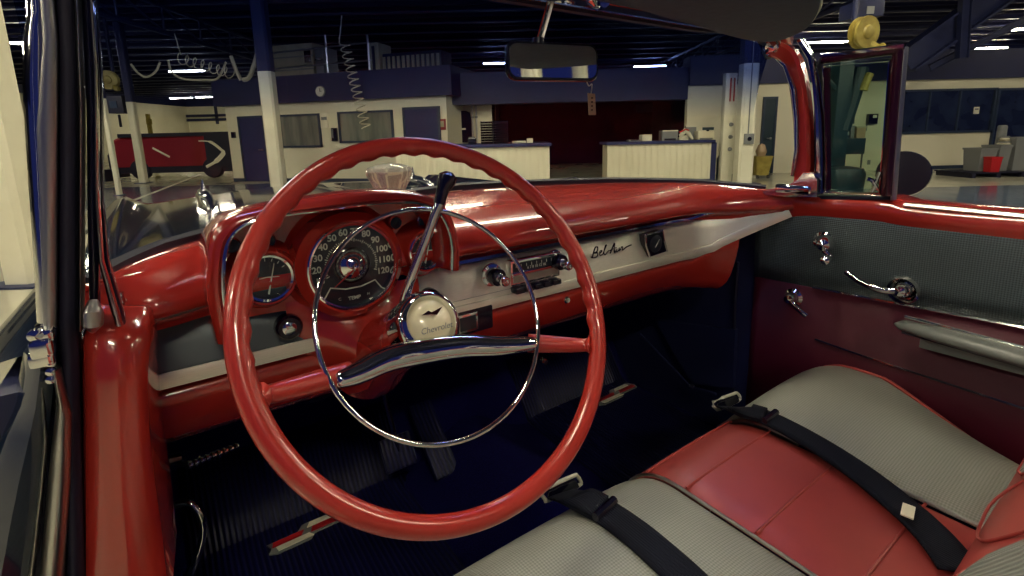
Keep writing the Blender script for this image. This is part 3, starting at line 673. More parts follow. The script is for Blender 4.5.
# outside mirror
mb = MB(); c = P(903, 174, X=1.50); ax = V(-1, -.30, .05).normalized()
mb.lathe([(.0001, -.03), (.035, -.026), (.052, -.012), (.056, 0), (.054, .004)], c, ax, navy, 32); mb.lathe([(.054, .004), (.0001, .0045)], c, ax, rubber, 32)
mb.tube([c+V(0, .02, -.04), c+V(-.05, .03, -.12)], .01, chrome, 10); mb.lathe([(.022, 0), (.014, .02)], c+V(-.06, .03, -.135), (0, 0, 1), chrome, 16); part(mb, 'outside_mirror', DOOR)
mb = MB(); mb.span((1.40, -.5, .5), (1.46, 1.0, 1.06), navy, .02); part(mb, 'outer_door_skin', DOOR)
# ---- rear view mirror, visor --------------------------------------------
YM = .585
a, b = P(506, 41, Y=YM), P(594, 42, Y=YM); c_ = (a+P(594, 80, Y=YM))/2; w_, h_ = (b.x-a.x), .052
ang_m = Matrix.Rotation(R(-14), 3, 'Z') @ Matrix.Rotation(R(-4), 3, 'X')
def rr(w, h, r, n=5):
    out = []
    for sx, sy, a0 in ((1, 1, 0), (-1, 1, 90), (-1, -1, 180), (1, -1, 270)):
        for k in range(n+1):
            t = R(a0+90*k/n); out.append((sx*(w/2-r)+r*cos(t), sy*(h/2-r)+r*sin(t)))
    return out
def rrp(w, h, r, y): return [c_+ang_m @ V(u, y, v) for u, v in rr(w, h, r)]
mb = MB(); w_ *= .88
mb.rings([rrp(w_, h_, .014, -.004), rrp(w_+.004, h_+.004, .015, 0), rrp(w_, h_, .014, .008), rrp(w_*.8, h_*.6, .01, .016)], black)
RV = part(mb, 'rear_view_mirror', ang=50)
mb = MB(); mb.rings([rrp(w_-.006, h_-.006, .012, -.0042), rrp(w_-.006, h_-.006, .012, -.0048)], mirrorm); part(mb, 'mirror_glass', RV)
mb = MB(); t_ = P(551, 0, Y=.60); t2_ = P(539, 42, Y=.595); t_ = t_+(t_-t2_)*.35
mb.tube([t_+V(-.003, 0, 0), t2_+V(-.003, 0, 0)], .0028, chrome, 8); mb.tube([t_+V(.004, 0, 0), t2_+V(.004, 0, 0)], .0024, satin, 8); mb.lathe([(.012, -.012), (.009, .006)], t2_+V(0, .003, 0), (0, 0, 1), black, 14); part(mb, 'mirror_stem', RV)
mb = MB(); vp = smooth([P(590, -2, Z=1.478), P(640, 12, Z=1.472), P(700, 29, Z=1.466), P(745, 41, Z=1.462), P(775, 43, Z=1.46), P(803, 33, Z=1.46), P(817, 18, Z=1.46), P(821, 0, Z=1.462), P(822, -40, Z=1.47), P(760, -60, Z=1.47), P(640, -50, Z=1.475)], 5, True)
cen = sum(vp, V(0, 0, 0))/len(vp)
def sc(k, dz): return [cen+(p-cen)*k+V(0, 0, dz) for p in vp]
mb.rings([sc(.90, .0), sc(.98, .002), sc(1.0, .010), sc(.98, .018), sc(.9, .02)], visorm)
VS = part(mb, 'sun_visor', ang=50)
mb = MB(); mb.tube([p+V(0, 0, .009) for p in sc(1.003, 0)], .0022, satin, 8, closed=True); part(mb, 'visor_piping', VS)
mb = MB(); mb.tube([V(.60, .60, 1.492), P(605, 2, Z=1.478)], .007, chrome, 10); mb.lathe([(.02, 0), (.015, .014), (.006, .02)], P(618, 2, Z=1.475)+V(0, .04, .022), (0, 0, -1), chrome, 16); part(mb, 'visor_pivot', VS)
# ---- front seat ------------------------------------------------------------
BZ = .762
def seat_z(x, y):
    z = BZ
    for a, b, h in ((-.02, .59, .016), (.59, .845, .004), (.845, 1.26, .016)):
        if a <= x <= b: z += h*max(0, sin(pi*(x-a)/(b-a)))**.6
    z -= .02*max(0, (x-1.15)/.12)**2 if x > 1.15 else 0
    z -= .11*min(1, max(0, (x-.98)/.26))**1.4*min(1, max(0, (.36-y)/.24))
    return z
def seat_profile(x, crown=0):
    pts = []
    for i in range(22):
        y = lerp(.02, .42, i/21); pts.append(V(x, y, seat_z(x, y)+crown))
    z = seat_z(x, .42)+crown
    for a in range(1, 9):
        t = R(a*11.5); pts.append(V(x, .42+.105*sin(t), z-.105*(1-cos(t))*.95))
    pts += [V(x, .525, z-.16), V(x, .515, z-.24), V(x, .49, z-.29)]
    return pts
def cushion(x0, x1, m, name, par, n=16, seams=(), **k):
    q = MB(); rows = []
    for i in range(n+1):
        x = lerp(x0, x1, i/n); r_ = seat_profile(x)
        e = min(i, n-i)/n
        for p in r_:
            if e < .06: p.z -= .006*(1-e/.06)
            for s in seams: p.z -= .005*math.exp(-((p.y-s)/.008)**2)
        rows.append(r_)
    q.grid(rows, m); return part(q, name, par, ang=180, **k)
SEAT = cushion(.592, .845, redvin, 'front_seat', None, 12)
cushion(-.02, .588, grey, 'grey_seat_insert', SEAT, 24); cushion(.849, 1.235, grey, 'grey_seat_insert', SEAT, 20)
cushion(1.237, 1.285, redvin, 'seat_side_bolster', SEAT, 6); cushion(-.06, -.022, redvin, 'seat_side_bolster', SEAT, 4)
for x in (.590, .847, 1.236):
    q = MB(); q.tube([p+V(0, 0, .0005) for p in seat_profile(x)], .0026, satin if x < .6 or x < .9 else redvin, 8); part(q, 'seat_piping', SEAT)
for y in (.405, .295, .18):
    q = MB(); q.tube([V(x, y, seat_z(x, y)+.0003) for x in [.597+.243*i/12 for i in range(13)]], .0022, redvin, 8); part(q, 'stitched_seam', SEAT)
q = MB(); q.tube([V(x, seat_profile(x)[24].y, seat_profile(x)[24].z+.001) for x in [.597+.243*i/12 for i in range(13)]], .0022, redvin, 8); part(q, 'stitched_seam', SEAT)
# seat frame under the cushion
q = MB(); q.span((-.04, -.08, .42), (1.27, .47, .60), carpet, .02); part(q, 'seat_base', SEAT)
def BP(z): return interp([(.66, .085), (.72, .110), (.76, .118), (.80, .112), (.86, .085), (.92, .045), (.98, .0), (1.04, -.045), (1.09, -.09)], z)
def back_profile(x):
    return [V(x, BP(z), z) for z in (.66, .72, .76, .80, .86, .92, .98, 1.04, 1.09)]+[V(x, -.12, 1.115), V(x, -.18, 1.10), V(x, -.22, .6)]
q = MB(); q.grid([back_profile(lerp(-.04, 1.27, i/20)) for i in range(21)], redvin); SB = part(q, 'seat_backrest', SEAT, ang=180)
def binsert(x0, x1, z0, r):
    q = MB(); rows = []
    for i in range(21):
        x = lerp(x0, x1, i/20); e = min(x-x0, x1-x); row = []
        for j in range(24):
            z = lerp(z0, 1.07, j/23)
            if e < r: z = max(z, z0+r-math.sqrt(max(0, r*r-(r-e)**2)))
            y = BP(z)
            row.append(V(x, y+.006*min(1, e/.03), z))
        rows.append(row)
    q.grid(rows, grib); o = part(q, 'backrest_insert', SEAT, ang=180)
    q = MB(); q.tube([r_[0] for r_ in rows], .0018, redvin, 8); part(q, 'backrest_piping', SEAT)
zA = P(1000, 556, Y=.105).z

binsert(.02, .655, .80, .03)
binsert(.872, 1.24, .83, .04)
q = MB(); q.tube(smooth([V(.66, BP(.90)+.004, .90), V(.70, BP(.84)+.004, .84), V(.79, BP(.805)+.004, .805), V(.86, BP(.82)+.004, .82), V(.864, BP(.95)+.004, .95)], 5), .0018, redvin, 8); part(q, 'backrest_seam', SEAT)
# ---- items lying in the car ---------------------------------------------------
def belt_thing(pts, tab, label, tagend=None):
    pts = smooth(pts, 6); org = pts[0].copy(); org.z = BZ
    root = empty('seat_belt', carw(org), YAW); tag(root, label, 'seat belt', 'lap belts on the front seat')
    q = MB(); rows = []
    for i, p in enumerate(pts):
        a, b = pts[max(i-1, 0)], pts[min(i+1, len(pts)-1)]; t = (b-a); t.z = 0; t.normalize(); w = V(t.y, -t.x, 0)*.024
        row = []
        for k in (-1, -.5, 0, .5, 1):
            r_ = p+w*k
            if i > 6: r_.z = max(r_.z, seat_z(r_.x, r_.y)+.004)
            row.append(r_)
        rows.append(row)
    q.grid(rows, belt); q.build('webbing', root, org=org, solid=.004, ang=60)
    q = MB(); i = 9; rw = rows[i]; q.grid([[r_+V(0, 0, .004) for r_ in rows[j]] for j in range(5, 12)], belt); q.build('doubled_webbing', root, org=org, solid=.005, ang=60)
    q = MB(); a, b = rows[12][0], rows[12][-1]; q.tube([a+V(0, 0, .005), b+V(0, 0, .005)], .006, black, 8); q.build('adjuster_bar', root, org=org)
    q = MB(); q.tube(tab, .0032, brushed, 8, closed=True)
    cc = sum(tab, V(0, 0, 0))/len(tab); q.tube([cc.lerp(tab[0], .7), cc.lerp(tab[-1], .7)], .002, black, 6)
    q.build('buckle_frame', root, org=org)
    q = MB(); q.prism([cc.lerp(t_, .78)+V(0, 0, -.002) for t_ in tab], V(0, -.004, -.001), black); q.build('buckle_plate', root, org=org)
    return root, rows, org
def tabloop(pp, z):
    return smooth([P(a, b, Y=z) for a, b in pp], 2, True)
def surf(px, py, z=BZ+.016): return P(px, py, Z=z)
b1, rw1, o1 = belt_thing([P(561, 494, Y=.53), surf(580, 499), surf(605, 512), surf(635, 533), surf(662, 556), surf(690, 582), surf(720, 615)],
    tabloop([(543, 490), (545, 499), (549, 500), (578, 486), (581, 482), (577, 476), (573, 476)], .535), 'black lap belt across the driver side grey cushion nearest the steering wheel')
b2, rw2, o2 = belt_thing([P(727, 407, Y=.53), surf(744, 411), surf(770, 419), surf(815, 443), surf(862, 474), surf(910, 513), surf(940, 543), surf(962, 572)],
    tabloop([(713, 402), (716, 409), (720, 409), (738, 401), (740, 397), (737, 393), (733, 394)], .535), 'black lap belt with a white label lying beside the red centre stripe')
q = MB(); c = surf(908, 511, BZ+.026); q.box(c, (.028, .014, .002), paper, Matrix.Rotation(R(12), 3, 'Z')); q.build('belt_label', b2, org=o2)
# floor mats
def floor_mat(x0, x1, ex0, ex1, label):
    org = V((x0+x1)/2, .85, .406); q = MB(); rows = []
    for x in [lerp(x0, x1, i/6) for i in range(7)]:
        rows.append([V(x, .62, .412), V(x, .9, .412), V(x, 1.10, .414), V(x, 1.145, .425), V(x, 1.25, .585)])
    q.grid(rows, matr)
    o = carthing(q, 'floor_mat', org, label, 'floor mat', 'ribbed rubber floor mats', solid=.008)
    def E(u, v, up=.006):
        x = lerp(ex0, ex1, u); y = 1.062+v*.055; z = .414
        return V(x, y, z+up)
    for poly, m, n, up in (([(0, .15), (.1, 0), (.55, 0), (.62, .25), (1, .25), (1.04, .6), (.95, 1), (.5, 1), (.42, .7), (.0, .7), (.05, .4)], greyp, 'emblem_border', .006),
                       ([(.06, .4), (.45, .4), (.5, .62), (.08, .62)], redob, 'emblem_red_flag', .009), ([(.12, .1), (.6, .1), (.55, .32), (.1, .32)], paper, 'emblem_pale_flag', .009),
                       ([(.58, .35), (.98, .35), (.96, .6), (.62, .6)], redob, 'emblem_red_flag', .009), ([(.55, .68), (.9, .68), (.88, .9), (.6, .9)], paper, 'emblem_pale_flag', .009)):
        q = MB(); q.prism([E(u, v, up) for u, v in poly], V(0, 0, .003), m); q.build(n, o, org=org)
floor_mat(-.05, .44, .09, .245, 'black ribbed floor mat with a red and silver flag emblem under the steering wheel')
floor_mat(.84, 1.27, 1.08, 1.27, 'black ribbed floor mat with a red and silver flag emblem on the passenger side')
# clear moulded dome on top of the dash
c = P(391, 196, Y=.93); zc = c.z-.004
q = MB(); q.lathe([(.022, 0), (.026, .004), (.025, .010), (.036, .029), (.043, .043), (.0445, .053), (.040, .060), (.020, .066), (.0001, .068)], V(c.x, .93, zc), (0, 0, 1), MATS['clear_glass'], 36)
q.lathe([(.0001, 0), (.020, 0)], V(c.x, .93, zc), (0, 0, 1), MATS['clear_glass'], 36)
vz = carthing(q, 'traffic_light_viewer', V(c.x, .93, zc), 'clear faceted glass viewer dome standing on top of the red dashboard', 'viewer')
q = MB(); q.lathe([(.030, -.006), (.032, -.002), (.028, .004), (.025, .006)], V(c.x, .93, zc), (0, 0, 1), chrome, 32); q.build('metal_base', vz, org=V(c.x, .93, zc))
# tag hanging from the mirror
a = P(591, 68, Y=YM-.012); q = MB(); q.tube(smooth([P(583, 66, Y=YM-.01), P(578, 62, Y=YM-.01)], 1), .0008, cable, 6)
pts = smooth([P(594, 76, Y=YM-.012), P(587, 80, Y=YM-.012), P(589, 86, Y=YM-.012), P(592, 84, Y=YM-.012), P(591, 94, Y=YM-.012)], 4)
q = MB(); q.tube(pts, .0008, cable, 6)
tg = carthing(q, 'hanging_tag', pts[-1], 'small tan paper tag on a wire hanging from the rear view mirror', 'tag')
q = MB(); q.prism([P(588, 93, Y=YM-.012), P(595, 94, Y=YM-.012), P(596, 115, Y=YM-.012), P(589, 115, Y=YM-.012)], (0, .0012, 0), wood)
for k in range(4): q.box(P(592, 98+4*k, Y=YM-.0126), (.0025, .0006, .0022), black)
q.build('card', tg, org=pts[-1])
# ================================================================== THE HALL
class Face:
    """an upright wall face: boxes are given by measured pixel corners and by how far they stand out of it"""
    def __init__(s, A, B):
        s.A = V(A[0], A[1], 0); d = V(B[0]-A[0], B[1]-A[1], 0); s.len = d.length; s.u = d.normalized(); s.n = V(s.u.y, -s.u.x, 0)
    def at(s, px, py):
        p = onplane(px, py, BW, s.A, s.n); return (p-s.A).dot(s.u), p.z
    def pt(s, a, t, z): return s.A + s.u*a + s.n*t + V(0, 0, z)
    def sz(s, mb, s0, s1, z0, z1, t0, t1, m, bev=0):
        c = s.pt((s0+s1)/2, (t0+t1)/2, (z0+z1)/2)
        return mb.box(c, (abs(s1-s0), abs(t1-t0), abs(z1-z0)), m, Matrix((s.u, -s.n, V(0, 0, 1))).transposed(), bev)
    def px(s, mb, x0, y0, x1, y1, t0, t1, m, bev=0):
        a0, z1 = s.at(x0, y0); a0b, z0 = s.at(x0, y1); a1, z1b = s.at(x1, y0); a1b, z0b = s.at(x1, y1)
        s.sz(mb, (a0+a0b)/2, (a1+a1b)/2, (z0+z0b)/2, (z1+z1b)/2, t0, t1, m, bev); return s
def xat(px, Y): return W(px, 140, Y=Y).x
# shell
mb = MB(); mb.span((-30, -16, -.2), (26, 48, 0), fl); struct(mb.build('floor'))
mb = MB(); mb.span((-30, -4, 5.6), (26, 48, 5.8), ceil)
for i in range(33):
    y = -3.9+1.55*i; mb.span((-30, y, 5.2), (26, y+.07, 5.6), ceil); mb.span((-30, y-.06, 5.0), (26, y+.12, 5.06), steel)
struct(mb.build('ceiling'))
for nm, a, b in (('wall_back', (-30, 48, 0), (26, 48.3, 5.8)), ('wall_left', (-30.3, 4, 0), (-30, 48, 5.8)), ('wall_right', (26, 4, 0), (26.3, 48, 5.8))):
    mb = MB(); zs = 4.5 if nm == 'wall_back' else 3.0
    lo = creamwall if nm == 'wall_back' else bluewall
    if nm == 'wall_left': mb.span(a, (b[0], 12, 3.0), lo); mb.span((a[0], a[1], 3.0), (b[0], 12, 5.8), bluewall); mb.span((a[0], 12, 0), (b[0], b[1], 4.5), creamwall); mb.span((a[0], 12, 4.5), b, bluewall)
    else: mb.span(a, (b[0], b[1], zs), lo); mb.span((a[0], a[1], zs), b, bluewall)
    if nm in ('wall_front', 'wall_right', 'wall_left'):
        for i in range(8):
            q = -14+5.2*i
            if nm == 'wall_front': mb.span((-26+6.4*i, -16, 0), (-23.4+6.4*i, -15.96, 2.4), paned)
            elif 4 < q < 30:
                xx = -30 if nm == 'wall_left' else 26; mb.span((xx-.04, q, .9), (xx+.04, q+2.6, 2.3), paned)
    struct(mb.build(nm))
# roof girders
def girder(p0, p1, d, name, panels=10, label=None):
    mb = MB(); p0, p1 = Vector(p0), Vector(p1); dn = V(0, 0, -d)
    for q in (V(0, 0, 0), dn): mb.tube([p0+q, p1+q], .07, steel, 6)
    for i in range(panels):
        a, b = p0.lerp(p1, i/panels), p0.lerp(p1, (i+1)/panels)
        mb.tube([a, b+dn], .03, steel, 6); mb.tube([b+dn, b], .03, steel, 6)
    return mb
for k, (x, y0, y1) in enumerate(((-9.5, -4, 47), (8.6, -4, 47))):
    struct(girder((x, y0, 5.0), (x, y1, 5.0), .7, 'g', 30).build('trim_%d' % (k+1)))
# ---- left office block
FA = Face((xat(229, 16.4), 16.4), (xat(448, 14.2), 14.2))
sR, zt = FA.at(448, 97); zF = 2.36; sT = FA.at(340, 66)[1]
H = Matrix((FA.u, -FA.n, V(0, 0, 1))).transposed()
mb = MB(); FA.sz(mb, 0, FA.len, 0, 2.38, -4.5, 0, creamwall); FA.sz(mb, 0, FA.len, 0, .10, 0, .02, winframe)
struct(mb.build('wall_office'))
ztop = 3.16
mb = MB(); FA.sz(mb, -.25, FA.len+.25, 2.38, ztop, -4.5, .18, bluewall)
for s_ in (2.6, 5.2, 7.8): FA.sz(mb, s_, s_+.012, 2.38, ztop, .18, .184, winframe)
struct(mb.build('trim_office'))
def office_door(fa, x0, y0, x1, y1, n, m=bluedoor):
    a0 = fa.at(x0, y0)[0]; a1 = fa.at(x1, y0)[0]; z1 = fa.at((x0+x1)/2, y0)[1]
    mb = MB(); fa.sz(mb, a0, a1, .02, z1, 0, .05, m)
    for e0, e1 in ((a0-.06, a0), (a1, a1+.06)): fa.sz(mb, e0, e1, 0, z1+.06, 0, .07, winframe)
    fa.sz(mb, a0, a1, z1, z1+.06, 0, .07, winframe)
    o = struct(mb.build('door_%d' % n)); q = MB(); p = fa.pt(a1-.09, .07, 1.0); q.lathe([(.03, 0), (.03, .03), (.0001, .04)], p, fa.n, satin, 12); q.tube([p+fa.n*.03, p+fa.n*.05-fa.u*.12], .012, satin, 8); q.build('door_handle', o)
    return o
office_door(FA, 240, 118, 263, 182, 1); office_door(FA, 405, 109, 438, 180, 2)
def office_window(fa, x0, y0, x1, y1, n, m=pane, mull=()):
    a0, z1 = fa.at(x0, y0); a1, z0 = fa.at(x1, y1); mb = MB()
    for e in ((a0, a1, z1-.06, z1), (a0, a1, z0, z0+.06), (a0, a0+.06, z0, z1), (a1-.06, a1, z0, z1)): fa.sz(mb, *e, 0, .06, winframe)
    for t in mull: fa.sz(mb, lerp(a0, a1, t)-.02, lerp(a0, a1, t)+.02, z0, z1, 0, .05, winframe)
    o = struct(mb.build('window_%d' % n)); q = MB(); fa.sz(q, a0+.05, a1-.05, z0+.05, z1-.05, 0, .02, m); q.build('window_pane', o); return o
office_window(FA, 279, 115, 323, 147, 1); office_window(FA, 338, 112, 395, 142, 2)
def facebox(fa, name, label, cat, boxes, group=None):
    """a thing fixed to a wall: first entry is its body, the others are parts"""
    root = None
    for nm, x0, y0, x1, y1, t0, t1, m in boxes:
        q = MB(); fa.px(q, x0, y0, x1, y1, t0, t1, m, .004); ob = q.build(nm if root else name, root)
        if root is None: root = ob; tag(ob, label, cat, group)
    return root
facebox(FA, 'notice', 'white paper notice on the office wall between the two windows', 'notice', [('', 320.5, 113, 328, 128, 0, .015, paper), ('print_block', 321.5, 117, 327, 120, .015, .018, greyp)])
facebox(FA, 'wall_phone', 'dark wall phone hanging left of the second office window', 'phone', [('', 333, 128, 338, 141, 0, .08, black), ('handset', 333.5, 129, 335, 138, .08, .12, greyp)])
facebox(FA, 'switch_box', 'small black switch box left of the first navy office door', 'switch', [('', 232.5, 132, 236, 138, 0, .06, black)])
facebox(FA, 'framed_picture', 'small red framed picture right of the second navy office door', 'picture', [('', 438.5, 119, 446, 130, 0, .03, truckred), ('picture_print', 440, 121, 444.5, 127, .03, .034, beige)])
p = FA.pt(FA.at(325, 92)[0], .19, FA.at(325, 92)[1])
q = MB(); q.lathe([(.16, 0), (.16, .04), (.14, .05)], p, FA.n, greyp, 28); q.lathe([(.14, .045), (.0001, .046)], p, FA.n, paper, 28)
ck = tag(q.build('wall_clock'), 'round white clock on the navy fascia above the office', 'clock')
q = MB(); q.box(p+FA.n*.05+V(0, 0, .04), (.012, .006, .09), black); q.box(p+FA.n*.05+FA.u*.03, (.07, .006, .01), black); q.build('clock_hands', ck)
# deck rail above the office
def rail_thing():
    mb = MB(); z0 = ztop
    s0, s1 = FA.at(270, 60)[0], FA.at(372, 60)[0]
    def rp(px, py): a, z = FA.at(px, py); return FA.pt(a, -.05, z)
    mb.tube([rp(270, 53), rp(318, 47.5), rp(366, 42.5)], .025, satin, 8); mb.tube([rp(270, 69), rp(318, 64.5), rp(370, 60)], .025, satin, 8)
    o = tag(mb.build('guard_rail'), 'two pipe guard rail along the deck above the left office', 'railing')
    for px in (326, 368):
        q = MB(); a = FA.at(px, 60)[0]; z = FA.at(px, 40)[1]; q.tube([FA.pt(a, -.05, z0), FA.pt(a, -.05, z+.15)], .035, satin, 8); q.build('rail_post', o)
rail_thing()
FB_ = Face(tuple(FA.pt(0, -1.6, 0))[:2], tuple(FA.pt(FA.len, -1.6, 0))[:2])
def deckbox(name, label, cat, x0, y0, x1, m, y1=None, extras=(), t=(-.8, 0)):
    q = MB(); a0, z1 = FB_.at(x0, y0); a1 = FB_.at(x1, y0)[0]
    FB_.sz(q, a0, a1, ztop, z1, t[0], t[1], m, .03); o = tag(q.build(name), label, cat)
    for nm, fx0, fx1, fz0, fz1, mm in extras:
        q = MB(); FB_.sz(q, lerp(a0, a1, fx0), lerp(a0, a1, fx1), lerp(ztop, z1, fz0), lerp(ztop, z1, fz1), t[1], t[1]+.03, mm); q.build(nm, o)
    return o
deckbox('storage_tank', 'large beige steel tank standing on the deck behind the guard rail', 'tank', 271, 46, 312, beige, extras=[('tank_rib', 0, 1, .66, .69, greyp), ('tank_rib', 0, 1, .33, .36, greyp), ('tank_hatch', .8, .95, .5, .8, black)])
deckbox('steel_locker', 'pale narrow steel frame at the right end of the guard rail', 'locker', 368, 43, 378, beige, extras=[('locker_gap', .35, .6, .05, .9, ceil)])
deckbox('slatted_partition', 'brown slatted partition at the back of the office deck', 'partition', 382, 54, 441, steel, extras=[('slat', i/12+.01, i/12+.055, .08, .86, beige) for i in range(12)])
deckbox('gas_bottle', 'grey cylinder shape beside the beige deck tank', 'cylinder', 314, 47, 322, greyp, extras=[('cylinder_band', 0, 1, .6, .66, black)])
# ---- recess, fascia and right-hand wall
YR = 14.6
def wall_box(x0, x1, z0, z1, y0, y1, m, name):
    mb = MB(); mb.span((x0, y0, z0), (x1, y1, z1), m); return struct(mb.build(name))
xc0, xc1, xc2 = FA.pt(FA.len, 0, 0).x, xat(686, YR), 26
# small set-back cream wall between office and counter
wall_box(xc0-.1, xat(496, 15.4), 0, 2.5, 15.4, 15.7, creamwall, 'wall_set_back')
mb = MB(); mb.span((xc0-.02, YR, 2.15), (xat(690, YR), YR+.5, 3.02), bluewall); mb.span((xat(686, YR), YR-.12, 2.52), (26, YR+.5, 3.3), bluewall); struct(mb.build('trim_fascia'))
# dark inner room behind the counters
mb = MB(); mb.span((xat(496, 15.4), 21.5, 0), (6, 21.7, 3.0), darkroom); mb.span((xat(496, 15.4), 15.4, 2.62), (6, 21.7, 2.7), darkroom); mb.span((xat(496, 15.4)-.1, 15.4, 0), (xat(496, 15.4), 21.5, 2.7), darkroom); mb.span((6, 15.0, 0), (6.1, 21.5, 2.7), darkroom)
struct(mb.build('wall_inner_room'))
mb = MB(); F2 = Face((0, 21.45), (6, 21.45))
F2.px(mb, 636, 104, 684, 112, 0, .03, kick); F2.px(mb, 664, 112, 671, 150, 0, .03, kick); struct(mb.build('trim_inner_room'))
# right wall with door openings
FR = Face((0, YR), (26, YR))
mb = MB(); FR.px(mb, 686, 80, 1030, 176, -.2, 0, creamwall)
a0 = xat(686, YR)
mb = MB(); mb.span((a0, YR, 0), (26, YR+.2, 2.56), creamwall); mb.span((xat(900, YR), YR-.02, 0), (26, YR, .10), winframe); struct(mb.build('wall_service'))
office_door(FR, 741, 100, 749, 176, 3); office_door(FR, 765, 99, 775, 176, 4, teal); office_door(FR, 999, 90, 1042, 172, 5, paned)
office_window(FR, 902, 90, 990, 132, 3, paned, (.3, .62)); office_window(FR, 829, 95, 852, 132, 4, paned)
facebox(FR, 'window_notice', 'small white notice inside the wide dark office window', 'notice', [('', 972.5, 107, 978, 114, .03, .045, paper), ('notice_border', 973.5, 108.5, 977, 110, .045, .048, greyp)])
facebox(FR, 'pay_phone', 'black wall phone on the cream wall seen through the vent window', 'phone', [('', 866, 114, 875, 124, 0, .12, black), ('phone_label', 870, 115, 874, 118, .12, .13, paper), ('conduit', 865.5, 124, 866.5, 131, 0, .03, greyp)])
facebox(FR, 'wall_outlet', 'small grey wall outlet low on the cream wall behind the bench', 'outlet', [('', 867, 160, 870, 164.5, 0, .02, greyp)])
# ---- counters
def counter(x0, x1, y, dep, h, label, endcap=None):
    c = V((x0+x1)/2, y, 0); root = empty('service_counter', c); tag(root, label, 'counter')
    q = MB(); q.span((x0+.03, y+.03, .0), (x1-.03, y+dep-.02, h-.07), creamwall)
    n = int((x1-x0)/.16)
    for i in range(n+1):
        xx = lerp(x0+.04, x1-.04, i/n); q.span((xx-.05, y+.012, .05), (xx+.05, y+.03, h-.07), creamwall, .004)
    q.build('slatted_front', root, org=c)
    q = MB(); q.span((x0-.05, y-.06, h-.07), (x1+.05, y+dep+.04, h), bluedoor, .012); q.build('worktop', root, org=c)
    q = MB(); q.span((x0, y, 0), (x1, y+.02, .07), winframe); q.build('kick_board', root, org=c)
    if endcap:
        q = MB(); q.span((x1-.03, y, 0), (x1+.10, y+dep, h-.07), endcap); q.build('end_panel', root, org=c)
    return root
yc1, yc2 = 11.3, 12.6
hc1 = W(500, 144, Y=yc1).z; hc2 = W(660, 141, Y=yc2).z
x1a, x1b = xat(395, yc1), xat(549, yc1); x2a, x2b = W(608, 140, Y=yc2).x, W(713, 140, Y=yc2).x
counter(x1a, x1b, yc1, 1.6, hc1, 'long cream slatted counter with a navy top left of the dark opening')
counter(x2a, x2b, yc2, .9, hc2, 'cream slatted counter with a navy top right of the dark opening', bluedoor)
# things on the counters
def tray_stack(px, label, n, w=.30):
    x = xat(px, yc1+.5); c = V(x, yc1+.55, hc1); root = empty('document_tray_stack', c); tag(root, label, 'paper trays', 'document trays on the left counter')
    for i in range(n):
        q = MB(); z = hc1+i*.058
        q.span((x-w/2, yc1+.4, z), (x+w/2, yc1+.7, z+.008), black); q.span((x-w/2, yc1+.4, z), (x-w/2+.015, yc1+.7, z+.05), black); q.span((x+w/2-.015, yc1+.4, z), (x+w/2, yc1+.7, z+.05), black); q.span((x-w/2, yc1+.68, z), (x+w/2, yc1+.7, z+.05), black)
        t = q.build('tray', root, org=c)
        q = MB(); q.span((x-w/2+.02, yc1+.39, z+.009), (x+w/2-.03-.02*(i % 3), yc1+.66, z+.022), paper); q.build('paper_stack', t)
tray_stack(487, 'left of the two stacks of black paper trays on the left counter', 9, .27)
tray_stack(501, 'right of the two stacks of black paper trays on the left counter', 9, .34)
def onto(name, label, cat, px0, px1, h, y, top, m, parts=(), group=None, dep=.3):
    a, b = xat(px0, y), xat(px1, y); c = V((a+b)/2, y, top); q = MB(); q.span((a, y, top), (b, y+dep, top+h), m, .012)
    o = tag(q.build(name, None, loc=c, org=c), label, cat, group)
    for nm, u0, u1, v0, v1, mm in parts:
        q = MB(); q.span((lerp(a, b, u0), y-.012, top+h*v0), (lerp(a, b, u1), y+.01, top+h*v1), mm); q.build(nm, o, org=c)
    return o
onto('paper_pile', 'low pile of papers on the left counter beside the trays', 'papers', 512, 526, .05, yc1+.5, hc1, paper, [('paper_edge', 0, 1, .4, .5, greyp)])
onto('paper_box', 'small white box at the right end of the left counter', 'box', 527, 533, .10, yc1+.5, hc1, paper, [('box_flap', .1, .9, .9, 1.05, cream)])
onto('desk_phone', 'dark desk phone on the left counter beside the coat', 'phone', 468, 476, .14, yc1+.6, hc1, black, [('handset', .1, .9, .9, 1.2, greyp)])
onto('card_reader', 'small flat dark device on the left edge of the right counter', 'device', 629, 640, .04, yc2+.3, hc2, greyp, [('screen', .2, .8, .5, 1.05, dial)])
onto('small_white_box', 'small white box standing on the right counter', 'box', 642, 652, .16, yc2+.3, hc2, paper, [('box_flap', .05, .95, .9, 1.04, cream)])
onto('desktop_printer', 'grey desktop printer on the right counter', 'printer', 662, 678, .25, yc2+.3, hc2, greyp, [('paper_slot', .15, .85, .06, .2, black), ('printer_lid', .02, .98, .92, 1.03, paper)])
onto('till', 'cream till with a dark raised display at the right end of the counter', 'till', 698, 714, .22, yc2+.3, hc2, cream, [('keyboard', .1, .9, .02, .2, greyp), ('display', .25, .95, 1.08, 1.4, teal), ('display_stand', .5, .65, .95, 1.1, black)])
onto('wire_basket', 'grey wire basket tray behind the till on the counter', 'basket', 686, 696, .36, yc2+.62, hc2, greyp, [('basket_rim', -.05, 1.05, .9, 1.02, paper)], dep=.15)
q = MB(); c = V(xat(684, yc2+.3), yc2+.35, hc2)
q.lathe([(.12, 0), (.13, .06), (.07, .12), (.0001, .13)], c, (0, 0, 1), paper, 14); q.tube([c+V(-.10, -.05, .10), c+V(0, -.10, .24), c+V(.10, -.08, .16), c+V(.2, -.1, .02)], [.05, .07, .06, .03], paper, 10)
cl = tag(q.build('crumpled_cloth', None, loc=c, org=c), 'crumpled white cloth on the counter between printer and till', 'cloth')
